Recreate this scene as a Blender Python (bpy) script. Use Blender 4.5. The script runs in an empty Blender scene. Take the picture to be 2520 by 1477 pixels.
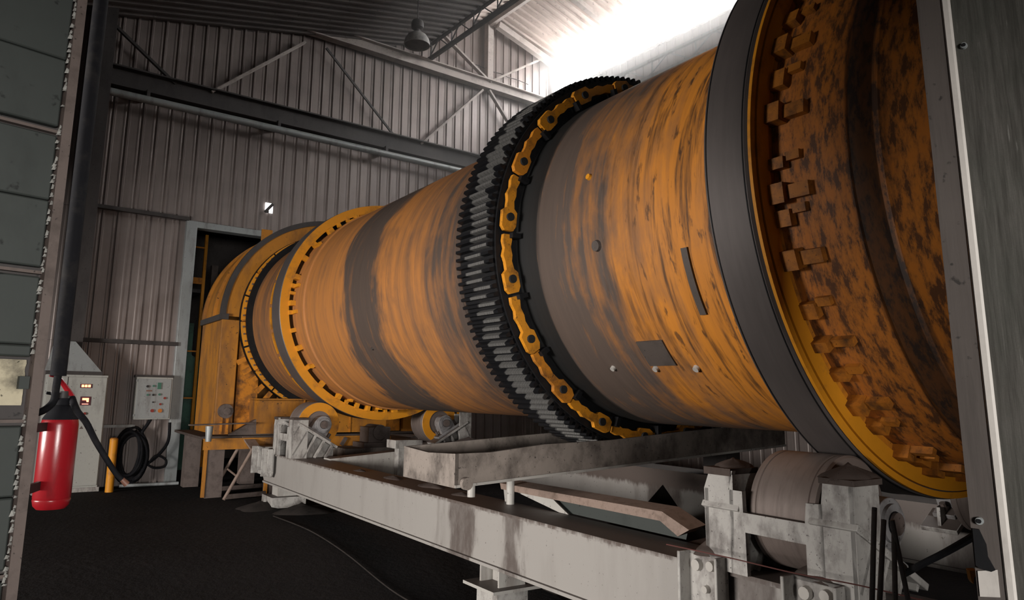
import bpy, math, random
from mathutils import Vector, Matrix
random.seed(7)
V = Vector
sc = bpy.context.scene
col = sc.collection

# ------------------------------------------------------------------ camera
F_PX, YAW, PITCH, ROLL, SLOPE, SKEW = 1817.2881, 0.65307, 0.18218, 0.00425, 0.01742, 0.06212
W_PX, H_PX, CY_PX = 2520.0, 1477.0, 660.0
CAM = V((0, 0, 1.5))
fwd = V((math.sin(YAW)*math.cos(PITCH), math.cos(YAW)*math.cos(PITCH), math.sin(PITCH)))
rgt0 = V((math.cos(YAW), -math.sin(YAW), 0)); up0 = rgt0.cross(fwd)
rgt = rgt0*math.cos(ROLL) + up0*math.sin(ROLL); upv = -rgt0*math.sin(ROLL) + up0*math.cos(ROLL)
cd = bpy.data.cameras.new('camera'); cam = bpy.data.objects.new('camera', cd); col.objects.link(cam)
cam.matrix_world = Matrix(((rgt.x, upv.x, -fwd.x, CAM.x), (rgt.y, upv.y, -fwd.y, CAM.y), (rgt.z, upv.z, -fwd.z, CAM.z), (0, 0, 0, 1)))
cd.sensor_fit = 'HORIZONTAL'; cd.sensor_width = 36; cd.lens = F_PX/W_PX*36
cd.shift_y = -(H_PX/2 - CY_PX)/W_PX
cd.clip_start = 0.05; cd.clip_end = 200
sc.camera = cam

# ------------------------------------------------------------------ light
w = bpy.data.worlds.new('world'); sc.world = w; w.use_nodes = True
w.node_tree.nodes['Background'].inputs[0].default_value = (0.80, 0.84, 0.90, 1)
w.node_tree.nodes['Background'].inputs[1].default_value = 0.02
def area(name, loc, to, sx, sy, power, colr):
    l = bpy.data.lights.new(name, 'AREA'); l.shape = 'RECTANGLE'; l.size = sx; l.size_y = sy; l.energy = power; l.color = colr
    o = bpy.data.objects.new(name, l); col.objects.link(o); o.location = loc
    o.rotation_euler = (V(to)-V(loc)).to_track_quat('-Z', 'Y').to_euler(); return o
area('daylight_side_gate', (-9.5, 5.2, 1.6), (5.0, 7.5, 1.6), 4.0, 2.2, 2050, (1.0, 0.95, 0.90))
area('daylight_gateway', (-1.6, -7.0, 1.2), (1.4, 3.0, 1.2), 2.6, 1.6, 1000, (1.0, 0.97, 0.93))
WINDOW_STRENGTH = 36.0
HAZE_DENSITY = 0.02
GLOW_DENSITY = 0.26
sc.view_settings.view_transform = 'Standard'; sc.view_settings.look = 'None'; sc.view_settings.gamma = 1
sc.view_settings.use_curve_mapping = False
sc.view_settings.exposure = 0.0

# ------------------------------------------------------------------ pixel -> place helpers
def ray(px, py): return (fwd + rgt*((px-W_PX/2)/F_PX) - upv*((py-CY_PX)/F_PX))
def hit(px, py, n, q):
    r = ray(px, py); n = V(n); return CAM + r*(((V(q)-CAM).dot(n))/r.dot(n))
def on_floor(px, py, z=0): return hit(px, py, (0, 0, 1), (0, 0, z))
def on_y(px, py, y): return hit(px, py, (0, 1, 0), (0, y, 0))
def on_x(px, py, x): return hit(px, py, (1, 0, 0), (x, 0, 0))
def at_depth(px, py, dep): return CAM + ray(px, py)*dep
# drum frame: x to the right, y along the drum away from the camera, z up
dd = V((math.sin(SKEW)*math.cos(SLOPE), math.cos(SKEW)*math.cos(SLOPE), math.sin(SLOPE)))
e1 = V((math.cos(SKEW), -math.sin(SKEW), 0)); e2 = e1.cross(dd)
ORG = V((4.8365, 0, 2.7564))
MD = Matrix(((e1.x, dd.x, e2.x, ORG.x), (e1.y, dd.y, e2.y, ORG.y), (e1.z, dd.z, e2.z, ORG.z), (0, 0, 0, 1)))
MDi = MD.inverted()
def D(x, y, z): return MD @ V((x, y, z))

# ------------------------------------------------------------------ materials
class NT:
    def __init__(s, name):
        s.m = bpy.data.materials.new(name); s.m.use_nodes = True; s.t = s.m.node_tree; s.n = s.t.nodes; s.b = s.n['Principled BSDF']
        s.tc = None
    def new(s, t): return s.n.new(t)
    def link(s, a, b): s.t.links.new(a, b)
    def put(s, sock, v):
        if hasattr(v, 'links'): s.link(v, sock)
        elif isinstance(v, (tuple, list)) and len(v) == 3 and sock.type == 'RGBA': sock.default_value = (*v, 1)
        else: sock.default_value = v
    def obj(s):
        if not s.tc: s.tc = s.new('ShaderNodeTexCoord')
        return s.tc.outputs['Object']
    def vec(s, sx=1, sy=1, sz=1, src=None, loc=(0, 0, 0)):
        m = s.new('ShaderNodeMapping'); s.link(src or s.obj(), m.inputs[0]); m.inputs['Scale'].default_value = (sx, sy, sz); m.inputs['Location'].default_value = loc
        return m.outputs[0]
    def noise(s, scale=1, detail=4, rough=.55, vec=None, dist=0):
        n = s.new('ShaderNodeTexNoise'); s.link(vec or s.obj(), n.inputs['Vector']); n.inputs['Scale'].default_value = scale; n.inputs['Detail'].default_value = detail
        n.inputs['Roughness'].default_value = rough; n.inputs['Distortion'].default_value = dist
        return n.outputs['Fac']
    def ramp(s, fac, stops):
        r = s.new('ShaderNodeValToRGB'); s.put(r.inputs[0], fac); e = r.color_ramp.elements
        while len(e) < len(stops): e.new(.5)
        for k, (p, c) in enumerate(stops):
            e[k].position = p; e[k].color = (c, c, c, 1) if not isinstance(c, tuple) else (*c, 1)
        return r.outputs[0]
    def mix(s, fac, a, b, mode='MIX'):
        m = s.new('ShaderNodeMix'); m.data_type = 'RGBA'; m.blend_type = mode
        s.put(m.inputs[0], fac); s.put(m.inputs[6], a); s.put(m.inputs[7], b); return m.outputs[2]
    def math(s, op, a, b=0.0, clamp=False):
        m = s.new('ShaderNodeMath'); m.operation = op; m.use_clamp = clamp; s.put(m.inputs[0], a); s.put(m.inputs[1], b); return m.outputs[0]
    def rng(s, v, a, b, c=0.0, d=1.0):
        m = s.new('ShaderNodeMapRange'); m.interpolation_type = 'SMOOTHSTEP'; s.put(m.inputs[0], v)
        for k, x in enumerate((a, b, c, d)): m.inputs[k+1].default_value = x
        return m.outputs[0]
    def xyz(s, src=None):
        q = s.new('ShaderNodeSeparateXYZ'); s.link(src or s.obj(), q.inputs[0]); return q.outputs
    def up(s):
        g = s.new('ShaderNodeNewGeometry'); q = s.new('ShaderNodeSeparateXYZ'); s.link(g.outputs['Normal'], q.inputs[0]); return q.outputs[2]
    def bump(s, h, strength=.3, dist=.02):
        b = s.new('ShaderNodeBump'); s.put(b.inputs['Height'], h); b.inputs['Strength'].default_value = strength; b.inputs['Distance'].default_value = dist
        s.link(b.outputs[0], s.b.inputs['Normal'])
    def done(s, colr, rough=.6, metal=0.0, spec=None):
        s.put(s.b.inputs['Base Color'], colr); s.put(s.b.inputs['Roughness'], rough); s.put(s.b.inputs['Metallic'], metal)
        if spec is not None: s.b.inputs['Specular IOR Level'].default_value = spec
        return s.m

DUST = (0.085, 0.066, 0.058)
M = {}
def m_shell():
    t = NT('drum_paint')
    x, y, z = t.xyz()
    big = t.noise(1.3, 5, .6, t.vec(.8, 1.1, .8), .6)
    st = t.noise(1.0, 7, .62, t.vec(.55, 7, .55), .3)
    st2 = t.noise(1.0, 5, .6, t.vec(1.4, 22, 1.4))
    yy = t.math('ADD', y, t.math('MULTIPLY', t.math('SUBTRACT', big, .5), 1.5))
    pos = t.math('DIVIDE', t.math('ADD', yy, 3.0), 15.0)
    P = lambda q: (q+3)/15
    dust = t.ramp(pos, [(P(-2), .45), (P(1.8), .42), (P(2.35), .05), (P(2.9), .14), (P(3.5), .72), (P(4.2), 1.0), (P(5.6), .95), (P(6.5), .45), (P(7.2), .25), (P(7.55), .97), (P(8.5), .95), (P(8.75), .18), (P(10.2), .22), (P(11.5), .5)])
    mot = t.noise(3.2, 7, .68, t.vec(.7, 1.6, .7, loc=(5, 2, 1)), .5)
    f = t.math('ADD', t.math('ADD', dust, t.math('MULTIPLY', t.math('SUBTRACT', mot, .5), .85)), t.math('MULTIPLY', t.math('SUBTRACT', st, .5), 1.5), True)
    far = t.rng(y, 3.4, 5.5)
    c0 = t.mix(far, t.mix(st2, (.60, .22, .022), (.34, .125, .022)), t.mix(st2, (.52, .205, .05), (.31, .13, .042)))
    c1 = t.mix(st2, (.064, .047, .039), (.10, .071, .056))
    c = t.mix(t.ramp(f, [(.15, 0.0), (.9, 1.0)]), c0, c1)
    # rough scaly near course and black streaks
    near = t.rng(y, 2.05, 1.95)
    sp = t.noise(1.0, 6, .72, t.vec(8, 22, 8))
    c = t.mix(t.math('MULTIPLY', near, t.ramp(sp, [(.40, 0.0), (.58, 1.0)])), c, (.03, .017, .012))
    c = t.mix(t.math('MULTIPLY', near, t.ramp(sp, [(.40, .9), (.58, .15)])), c, (.40, .125, .015))
    mid = t.math('MULTIPLY', t.rng(y, 3.9, 2.9), t.rng(y, 1.9, 2.2))
    blk = t.noise(1.0, 6, .65, t.vec(.9, 10, .9, loc=(3, 1, 2)), .4)
    c = t.mix(t.math('MULTIPLY', mid, t.ramp(blk, [(.50, 0.0), (.62, .9)])), c, (.03, .018, .012))
    spk = t.noise(1.0, 4, .6, t.vec(4.5, 14, 4.5))
    c = t.mix(t.math('MULTIPLY', mid, t.ramp(spk, [(.60, 0.0), (.67, .8)])), c, (.03, .018, .012))
    # grease carried round by the gear, grimy rings of the near course
    def band(a, b, soft=.05): 
        q = t.math('ADD', y, t.math('MULTIPLY', t.math('SUBTRACT', st2, .5), .12))
        return t.math('MULTIPLY', t.rng(q, a-soft, a), t.rng(q, b+soft, b))
    for a, b, am in ((4.33, 5.5, 1.0), (1.44, 1.56, .8), (.97, 1.1, .8), (2.31, 2.42, .85)):
        c = t.mix(t.math('MULTIPLY', band(a, b), am), c, (.010, .010, .010))
    t.bump(st, .25, .01)
    return t.done(c, t.math('ADD', t.math('MULTIPLY', st, .3), .45), 0, .35)
def m_dirty(name, base, dirt=DUST, amt=.5, scale=5, stretch=(1, 1, .25), rough=.55, metal=0, top=True, spec=.4, speck=True):
    t = NT(name)
    a = t.noise(scale, 7, .65, t.vec(*stretch)); b = t.noise(scale*6, 4, .6)
    f = t.ramp(a, [(.62-.30*amt, 0.0), (.80-.22*amt, 1.0)])
    c = t.mix(t.math('MULTIPLY', f, .85), t.mix(t.math('MULTIPLY', b, .35), base, tuple(q*.6 for q in base)), dirt)
    if speck: c = t.mix(t.ramp(t.noise(scale*9, 3, .5), [(.66, 0.0), (.72, .8)]), c, tuple(q*.3 for q in dirt))
    if top: c = t.mix(t.rng(t.up(), .55, .9), c, DUST)
    t.bump(a, .15, .01)
    return t.done(c, rough, metal, spec)
M['shell'] = m_shell()
M['yellow'] = m_dirty('yellow_paint', (.68, .27, .012), (.12, .06, .03), .25, 3, (1, 1, 1), .55, top=False, speck=False)
M['yellow_dirty'] = m_dirty('grimy_yellow_paint', (.56, .20, .012), (.03, .019, .014), .50, 6, (1, 1, 1), .6, top=False)
M['yellow_hood'] = m_dirty('hood_paint', (.46, .18, .015), (.075, .042, .028), .58, 2.2, (1, 1, .35), .6, top=True)
M['white'] = m_dirty('white_paint', (.42, .40, .37), (.13, .10, .085), .30, 3.5, (1, 1, .22), .5)
M['white_dirty'] = m_dirty('stained_white_paint', (.42, .40, .375), (.07, .055, .05), .55, 7, (1, 1, .6), .55)
M['grey_cast'] = m_dirty('grey_casting', (.26, .25, .25), (.07, .06, .055), .5, 6, (1, 1, 1), .5)
M['dust'] = m_dirty('dust', DUST, (.05, .04, .035), .5, 9, (1, 1, 1), 1, top=False, spec=.1)
M['grease'] = m_dirty('black_grease', (.007, .007, .008), (.014, .012, .011), .4, 9, (1, 1, 1), .6, top=False, spec=.2)
M['yellow_plate'] = m_dirty('greasy_yellow_paint', (.62, .24, .012), (.02, .014, .011), .42, 7, (1, 1, 1), .55, top=False)
M['black'] = m_dirty('black_rubber', (.008, .008, .010), (.022, .02, .019), .35, 12, (1, 1, 1), .8, top=False, spec=.15, speck=False)
M['dark_steel'] = m_dirty('dark_steel', (.055, .048, .046), (.03, .026, .025), .5, 4, (1, 1, .4), .6, .0, top=True)
M['brown_steel'] = m_dirty('rusty_steel', (.13, .10, .088), (.06, .045, .038), .5, 8, (1, 1, 1), .6)
M['purlin'] = m_dirty('pale_steel', (.42, .37, .34), (.20, .165, .145), .4, 3, (1, 1, 1), .6, top=False)
M['red'] = m_dirty('red_enamel', (.27, .008, .013), (.08, .008, .01), .2, 9, (1, 1, .3), .28, top=False, spec=.5, speck=False)
M['cabinet'] = m_dirty('cabinet_enamel', (.40, .40, .37), (.12, .11, .10), .22, 3, (1, 1, .3), .5)
M['concrete'] = m_dirty('crusted_concrete', (.27, .23, .20), (.055, .044, .038), .66, 5, (1, 1, .7), .9)
M['galv'] = m_dirty('galvanised', (.34, .36, .36), (.14, .13, .125), .35, 5, (1, 1, .3), .45, .3, top=False)
M['door_leaf'] = m_dirty('door_leaf_paint', (.044, .050, .046), (.024, .027, .025), .35, 2.5, (1, 1, .5), .6, top=False)
M['flake'] = m_dirty('torn_sealant', (.42, .41, .38), (.16, .15, .14), .5, 30, (1, 1, 1), .8, top=False)
M['foam'] = m_dirty('rotten_foam', (.52, .46, .33), (.05, .045, .035), .62, 9, (1, 1, 1), .95, top=False)
M['green'] = m_dirty('green_paint', (.06, .14, .10), (.03, .05, .04), .4, 4, (1, 1, 1), .6)
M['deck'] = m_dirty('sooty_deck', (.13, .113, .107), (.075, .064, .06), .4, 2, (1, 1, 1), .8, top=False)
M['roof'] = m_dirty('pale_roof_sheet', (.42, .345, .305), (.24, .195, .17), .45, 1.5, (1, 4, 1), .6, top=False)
M['lampgrey'] = m_dirty('lamp_enamel', (.46, .45, .43), (.2, .19, .18), .4, 9, (1, 1, 1), .4, top=False)
M['rust_light'] = m_dirty('worn_rusty_tube', (.26, .19, .155), (.13, .09, .07), .4, 14, (1, 1, 1), .55, top=False)
M['ground_dust'] = m_dirty('ground_dust', (.040, .034, .031), (.022, .019, .018), .5, 9, (1, 1, 1), 1, top=False, spec=.1)
M['pad'] = m_dirty('scorched_pad_paint', (.38, .13, .012), (.025, .015, .010), .6, 9, (1, 1, 1), .6, top=False)
def m_tyre():
    t = NT('tyre_steel'); x, y, z = t.xyz()
    a = t.noise(1, 5, .6, t.vec(3, 30, 3)); b = t.noise(3, 4, .6)
    c = t.mix(a, (.085, .073, .070), (.145, .122, .115))
    c = t.mix(t.math('MULTIPLY', b, .4), c, (.05, .045, .044))
    return t.done(c, .5, .35, .5)
M['tyre'] = m_tyre()
M['roller'] = m_dirty('worn_roller_steel', (.20, .160, .142), (.12, .095, .084), .4, 3, (1, 8, 1), .5, .25, top=False, speck=False)
def m_tooth():
    t = NT('gear_tooth_steel'); x, y, z = t.xyz()
    oi = t.new('ShaderNodeObjectInfo'); r = oi.outputs['Random']
    q = t.math('ADD', y, t.math('MULTIPLY', t.math('SUBTRACT', r, .5), .14))
    pol = t.math('MULTIPLY', t.rng(q, 4.68, 4.71), t.rng(q, 4.96, 4.90))
    n = t.noise(1, 4, .7, t.vec(2, 60, 2)); pol = t.math('MULTIPLY', pol, t.ramp(n, [(.35, .1), (.6, .9)]))
    c = t.mix(pol, (.007, .007, .008), (.36, .35, .335))
    return t.done(c, .42, pol, .25)
M['tooth'] = m_tooth()
def m_beam():
    t = NT('frame_paint'); x, y, z = t.xyz()
    a = t.noise(3, 7, .65, t.vec(1, 1, .25)); d = t.noise(5, 5, .6, t.vec(1, 1, .35))
    c = t.mix(t.math('MULTIPLY', t.ramp(a, [(.5, 0.0), (.85, .6)]), 1.0), (.31, .29, .27), (.20, .182, .166))
    q = t.math('ADD', y, t.math('MULTIPLY', t.math('SUBTRACT', d, .5), .5))
    for a0, b0, am in ((5.35, 5.75, .92), (4.62, 4.86, .9), (2.25, 2.62, .9), (5.9, 6.0, .35)):
        s_ = t.math('MULTIPLY', t.rng(q, a0-.05, a0+.05), t.rng(q, b0+.05, b0-.05))
        s_ = t.math('MULTIPLY', s_, t.ramp(t.noise(9, 6, .7, t.vec(1, 1, .4)), [(.25, .55), (.6, 1.0)]))
        c = t.mix(t.math('MULTIPLY', s_, am), c, (.085, .066, .058))
    zz = t.math('ADD', z, t.math('MULTIPLY', t.math('SUBTRACT', t.noise(14, 5, .7, t.vec(1, 1, .3)), .5), .16))
    c = t.mix(t.rng(zz, -2.245, -2.19), c, (.10, .078, .068))
    c = t.mix(t.ramp(t.noise(40, 3, .5), [(.68, 0.0), (.73, .7)]), c, (.06, .05, .045))
    c = t.mix(t.rng(t.up(), .55, .9), c, DUST)
    t.bump(a, .08, .01)
    return t.done(c, .5, 0, .4)
M['beam'] = m_beam()
def m_wall():
    t = NT('cladding_sheet')
    a = t.noise(1, 6, .6, t.vec(9, 1, .35)); b = t.noise(.7, 4, .6)
    c = t.mix(a, (.18, .147, .137), (.35, .30, .28))
    c = t.mix(t.math('MULTIPLY', t.ramp(b, [(.42, 0.0), (.7, .65)]), 1), c, (.14, .115, .105))
    t.bump(t.noise(6, 3, .5), .12, .02)
    return t.done(c, .42, .25, .5)
M['wall'] = m_wall()
def m_floor():
    t = NT('sooty_ground')
    a = t.noise(1.2, 6, .6); b = t.noise(14, 5, .65)
    c = t.mix(a, (.011, .0105, .0115), (.022, .019, .018))
    c = t.mix(t.ramp(b, [(.55, 0.0), (.75, .6)]), c, (.032, .027, .025))
    t.bump(t.math('ADD', a, t.math('MULTIPLY', b, .5)), .5, .04)
    return t.done(c, .95, 0, .12)
M['floor'] = m_floor()
def m_column():
    t = NT('weathered_column')
    a = t.noise(1, 5, .65, t.vec(75, 75, 4)); b = t.noise(2.6, 5, .6, t.vec(1, 1, .6)); g = t.noise(1, 3, .6, t.vec(150, 150, 9)); d = t.noise(260, 3, .6)
    c = t.mix(t.ramp(a, [(.3, 0.0), (.7, 1.0)]), (.038, .034, .029), (.125, .117, .104))
    c = t.mix(t.math('MULTIPLY', t.ramp(b, [(.42, 0.0), (.66, .75)]), 1), c, (.040, .046, .036))
    c = t.mix(t.ramp(g, [(.66, 0.0), (.74, .55)]), c, (.25, .24, .22))
    c = t.mix(t.math('MULTIPLY', d, .45), c, (.03, .027, .023))
    t.bump(a, .3, .004)
    return t.done(c, .75, 0, .25)
M['column'] = m_column()
M['column_return'] = m_dirty('column_return_paint', (.085, .07, .062), (.045, .037, .033), .45, 3, (6, 6, .4), .7, top=False)
M['bright_edge'] = m_dirty('worn_edge', (.56, .52, .48), (.30, .27, .25), .3, 8, (1, 1, .3), .55, top=False, speck=False)
def m_emit(name, colr, s):
    t = NT(name); t.put(t.b.inputs['Base Color'], (.8, .8, .8)); t.put(t.b.inputs['Emission Color'], colr); t.b.inputs['Emission Strength'].default_value = s; return t.m
M['window'] = m_emit('daylit_pane', (1, .985, .965), WINDOW_STRENGTH)
M['led'] = m_emit('red_display', (1, .22, .05), 3.0)
M['led_dim'] = m_emit('dim_display', (.9, .16, .05), 1.0)
def m_plain(name, c, rough=.5, metal=0): 
    t = NT(name); n = t.noise(20, 3, .5); return t.done(t.mix(t.math('MULTIPLY', n, .5), c, tuple(q*.6 for q in c)), rough, metal)
M['hole'] = m_plain('dark_hole', (.006, .006, .006), .8)
M['bolt'] = m_plain('bolt_steel', (.55, .52, .48), .4, .3)
M['knob_yellow'] = m_plain('orange_knob', (.55, .17, .02)); M['knob_black'] = m_plain('black_knob', (.02, .02, .02)); M['knob_red'] = m_plain('red_knob', (.25, .03, .02)); M['knob_green'] = m_plain('green_knob', (.05, .16, .11))
M['bezel'] = m_plain('maroon_bezel', (.10, .02, .03)); M['copper'] = m_plain('brown_nozzle', (.20, .09, .06)); M['wire_red'] = m_plain('red_wire', (.12, .045, .04))
M['sky_hole'] = m_emit('daylit_gap', (1, 1, 1), 2.2)

# ------------------------------------------------------------------ mesh builder
class MB:
    def __init__(s): s.v = []; s.f = []
    def add(s, vs, fs):
        o = len(s.v); s.v += [tuple(q) for q in vs]; s.f += [tuple(i+o for i in f) for f in fs]; return s
    def box(s, x0, x1, y0, y1, z0, z1):
        return s.add([(x, y, z) for x in (x0, x1) for y in (y0, y1) for z in (z0, z1)], [(0, 1, 3, 2), (4, 6, 7, 5), (0, 4, 5, 1), (2, 3, 7, 6), (0, 2, 6, 4), (1, 5, 7, 3)])
    def obox(s, c, a, b, n, ha, hb, hn):
        c, a, b, n = V(c), V(a).normalized(), V(b).normalized(), V(n).normalized()
        return s.add([c+a*i*ha+b*j*hb+n*k*hn for i in (-1, 1) for j in (-1, 1) for k in (-1, 1)], [(0, 1, 3, 2), (4, 6, 7, 5), (0, 4, 5, 1), (2, 3, 7, 6), (0, 2, 6, 4), (1, 5, 7, 3)])
    def bar(s, p, q, w, h, up=(0, 0, 1)):
        p, q = V(p), V(q); a = (q-p); L = a.length; a.normalize(); up = V(up)
        if abs(a.dot(up)) > .98: up = V((0, 1, 0))
        b = up.cross(a).normalized(); n = a.cross(b)
        return s.obox((p+q)/2, a, b, n, L/2, w/2, h/2)
    def cyl(s, p, q, r, r2=None, n=24, cap=True):
        p, q = V(p), V(q); a = (q-p).normalized(); u = a.orthogonal().normalized(); b = a.cross(u); r2 = r if r2 is None else r2
        vs = [c+(u*math.cos(t)+b*math.sin(t))*rr for c, rr in ((p, r), (q, r2)) for t in [2*math.pi*k/n for k in range(n)]]
        fs = [(k, (k+1) % n, n+(k+1) % n, n+k) for k in range(n)]
        if cap: fs += [tuple(range(n-1, -1, -1)), tuple(range(n, 2*n))]
        return s.add(vs, fs)
    def rev(s, prof, n=96, c=(0, 0), a0=0, a1=None, close=True):
        # revolve (r, y) profile about the y axis through (x, z) = c
        full = a1 is None; a1 = 2*math.pi if full else a1; m = n if full else n+1; L = len(prof)
        vs = [(c[0]+r*math.cos(a0+(a1-a0)*k/n), y, c[1]+r*math.sin(a0+(a1-a0)*k/n)) for k in range(m) for r, y in prof]
        fs = []
        for k in range(n):
            k2 = (k+1) % m
            for j in range(L if close else L-1):
                j2 = (j+1) % L; fs.append((k*L+j, k2*L+j, k2*L+j2, k*L+j2))
        if not full and close: fs += [tuple(range(L-1, -1, -1)), tuple(n*L+j for j in range(L))]
        return s.add(vs, fs)
    def ring(s, R, r, y0, y1, n=96, c=(0, 0), a0=0, a1=None): return s.rev([(R, y0), (R, y1), (r, y1), (r, y0)], n, c, a0, a1)
    def prism(s, poly, f0, f1):
        n = len(poly); vs = [f0(*p) for p in poly]+[f1(*p) for p in poly]
        return s.add(vs, [tuple(range(n)), tuple(range(2*n-1, n-1, -1))]+[(k, n+k, n+(k+1) % n, (k+1) % n) for k in range(n)])
    def tube(s, pts, r, n=10, r2=None, cap=True):
        pts = [V(p) for p in pts]; m = len(pts); u = None; vs = []
        for k, p in enumerate(pts):
            a = (pts[min(k+1, m-1)]-pts[max(k-1, 0)]).normalized()
            u = a.orthogonal().normalized() if u is None else (u-a*u.dot(a)).normalized()
            b = a.cross(u); rr = r if r2 is None else r+(r2-r)*k/(m-1)
            vs += [p+(u*math.cos(2*math.pi*j/n)+b*math.sin(2*math.pi*j/n))*rr for j in range(n)]
        fs = [(k*n+j, k*n+(j+1) % n, (k+1)*n+(j+1) % n, (k+1)*n+j) for k in range(m-1) for j in range(n)]
        if cap: fs += [tuple(range(n-1, -1, -1)), tuple((m-1)*n+j for j in range(n))]
        return s.add(vs, fs)
    def mesh(s, name, mat, smooth=35):
        me = bpy.data.meshes.new(name); me.from_pydata(s.v, [], s.f); me.materials.append(M[mat] if isinstance(mat, str) else mat)
        import bmesh
        bm = bmesh.new(); bm.from_mesh(me); bmesh.ops.recalc_face_normals(bm, faces=bm.faces); bm.to_mesh(me); bm.free()
        if smooth:
            me.polygons.foreach_set('use_smooth', [True]*len(me.polygons)); me.set_sharp_from_angle(angle=math.radians(smooth))
        me.update(); return me
def spline(pts, n=8):
    pts = [V(p) for p in pts]; out = []
    for i in range(len(pts)-1):
        p0, p1, p2, p3 = pts[max(i-1, 0)], pts[i], pts[i+1], pts[min(i+2, len(pts)-1)]
        for k in range(n):
            t = k/n; out.append(.5*((2*p1)+(p2-p0)*t+(2*p0-5*p1+4*p2-p3)*t*t+(3*p1-p0-3*p2+p3)*t**3))
    return out+[pts[-1]]
def tag(o, label=None, cat=None, group=None, kind=None):
    for k, v in (('label', label), ('category', cat), ('group', group), ('kind', kind)):
        if v: o[k] = v
    return o
def thing(name, label, cat, base, drum=False, group=None, kind=None):
    o = bpy.data.objects.new(name, None); col.objects.link(o); o.empty_display_size = .2
    o.matrix_world = (MD @ Matrix.Translation(base)) if drum else Matrix.Translation(base)
    BASE[o.name] = V(base)
    return tag(o, label, cat, group, kind)
BASE = {}
def part(name, mb, mat, parent, label=None, smooth=35, bevel=0, kind=None, sub=False):
    me = mb if isinstance(mb, bpy.types.Mesh) else mb.mesh(name, mat, smooth)
    o = bpy.data.objects.new(name, me); col.objects.link(o); o.parent = parent
    if not sub: o.location = -BASE[parent.name]
    if bevel:
        b = o.modifiers.new('bevel', 'BEVEL'); b.width = bevel; b.segments = 2; b.limit_method = 'ANGLE'; b.angle_limit = math.radians(40)
    return tag(o, label, kind=kind)
def solo(name, mb, mat, label, cat, drum=False, group=None, kind=None, smooth=35, bevel=0):
    # a thing that is one mesh; its origin is put at the foot of its bounds
    xs, ys, zs = zip(*mb.v); b = V(((min(xs)+max(xs))/2, (min(ys)+max(ys))/2, min(zs)))
    mb.v = [(x-b.x, y-b.y, z-b.z) for x, y, z in mb.v]
    o = bpy.data.objects.new(name, mb.mesh(name, mat, smooth)); col.objects.link(o)
    o.matrix_world = (MD @ Matrix.Translation(b)) if drum else Matrix.Translation(b)
    if bevel:
        m_ = o.modifiers.new('bevel', 'BEVEL'); m_.width = bevel; m_.segments = 2; m_.limit_method = 'ANGLE'; m_.angle_limit = math.radians(40)
    return tag(o, label, cat, group, kind)
def clone(me, name, parent, loc=(0, 0, 0), rot=(0, 0, 0)):
    o = bpy.data.objects.new(name, me); col.objects.link(o); o.parent = parent; o.location = loc; o.rotation_euler = rot; return o

# ================================================================== SETTING
WY = 15.5
def hfloor(x, y):
    t = min(1, max(0, (9.0-y)/3.0)); t = t*t*(3-2*t)
    return -.27*t + .012*math.sin(x*2.1+y*1.3)*math.sin(y*1.7-x*.6)
mb = MB(); NX, NY = 110, 140
X0, X1, Y0, Y1 = -8.0, 14.0, -6.0, 22.0
mb.add([(X0+(X1-X0)*i/NX, Y0+(Y1-Y0)*j/NY, hfloor(X0+(X1-X0)*i/NX, Y0+(Y1-Y0)*j/NY)-.012) for j in range(NY+1) for i in range(NX+1)],
       [(j*(NX+1)+i, j*(NX+1)+i+1, (j+1)*(NX+1)+i+1, (j+1)*(NX+1)+i) for j in range(NY) for i in range(NX)])
fl = bpy.data.objects.new('floor', mb.mesh('floor', 'floor', 60)); col.objects.link(fl); tag(fl, 'black sooty trodden ground of the hall', kind='structure')

# back wall: backing behind ribbed sheets, opening for the drum
OPX0, OPX1, OPZ = 3.62, 9.2, 5.05
wall = thing('wall_back', 'brown-grey ribbed sheet metal end wall', None, (0, WY, 0), kind='structure')
mb = MB(); mb.box(-6, OPX0, WY+.03, WY+.12, -.3, 12.3); mb.box(OPX1, 13.4, WY+.03, WY+.12, -.3, 12.3); mb.box(OPX0, OPX1, WY+.03, WY+.12, OPZ, 12.3)
part('backing', mb, 'dark_steel', wall, smooth=0)
def sheet_mesh(width, h, ribs, name='sheet', mat='wall', proud=.032):
    p = width/ribs; prof = []
    for k in range(ribs):
        a = k*p; prof += [(a, 0), (a+.13, 0), (a+.145, -.006), (a+.165, -.006), (a+.18, 0), (a+p-.065, 0), (a+p-.048, -proud), (a+p-.012, -proud)]
    prof.append((width, 0)); n = len(prof)
    return MB().add([(x, y, z) for z in (0, h) for x, y in prof], [(k, k+1, n+k+1, n+k) for k in range(n-1)]).mesh(name, mat, 0)
RIB = .262; SW = RIB*4
tiers = [(0, 2.6, None), (2.6, 5.09, None), (5.09, 7.6, None), (7.6, 10.1, None), (10.1, 12.2, 8.2)]
sheet_cache = {}
for z0, z1, xmin in tiers:
    x = -.22
    while x < 13.2:
        x0, x1 = x, x+SW; x += SW
        if xmin and x1 < xmin: continue
        if z1 <= 5.09:
            if x0 >= OPX0-.2 and x1 <= OPX1: continue
            if x0 < OPX0 < x1: nr = max(1, int(round((OPX0-x0)/RIB)))
            elif x0 < OPX1 < x1: continue
            else: nr = 4
        else: nr = 4
        key = (nr, z1-z0)
        if key not in sheet_cache: sheet_cache[key] = sheet_mesh(nr*RIB, z1-z0-.004, nr)
        clone(sheet_cache[key], 'cladding_sheet', wall, (x0, random.uniform(-.008, .008), z0), (0, 0, random.uniform(-.006, .006)))
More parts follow.
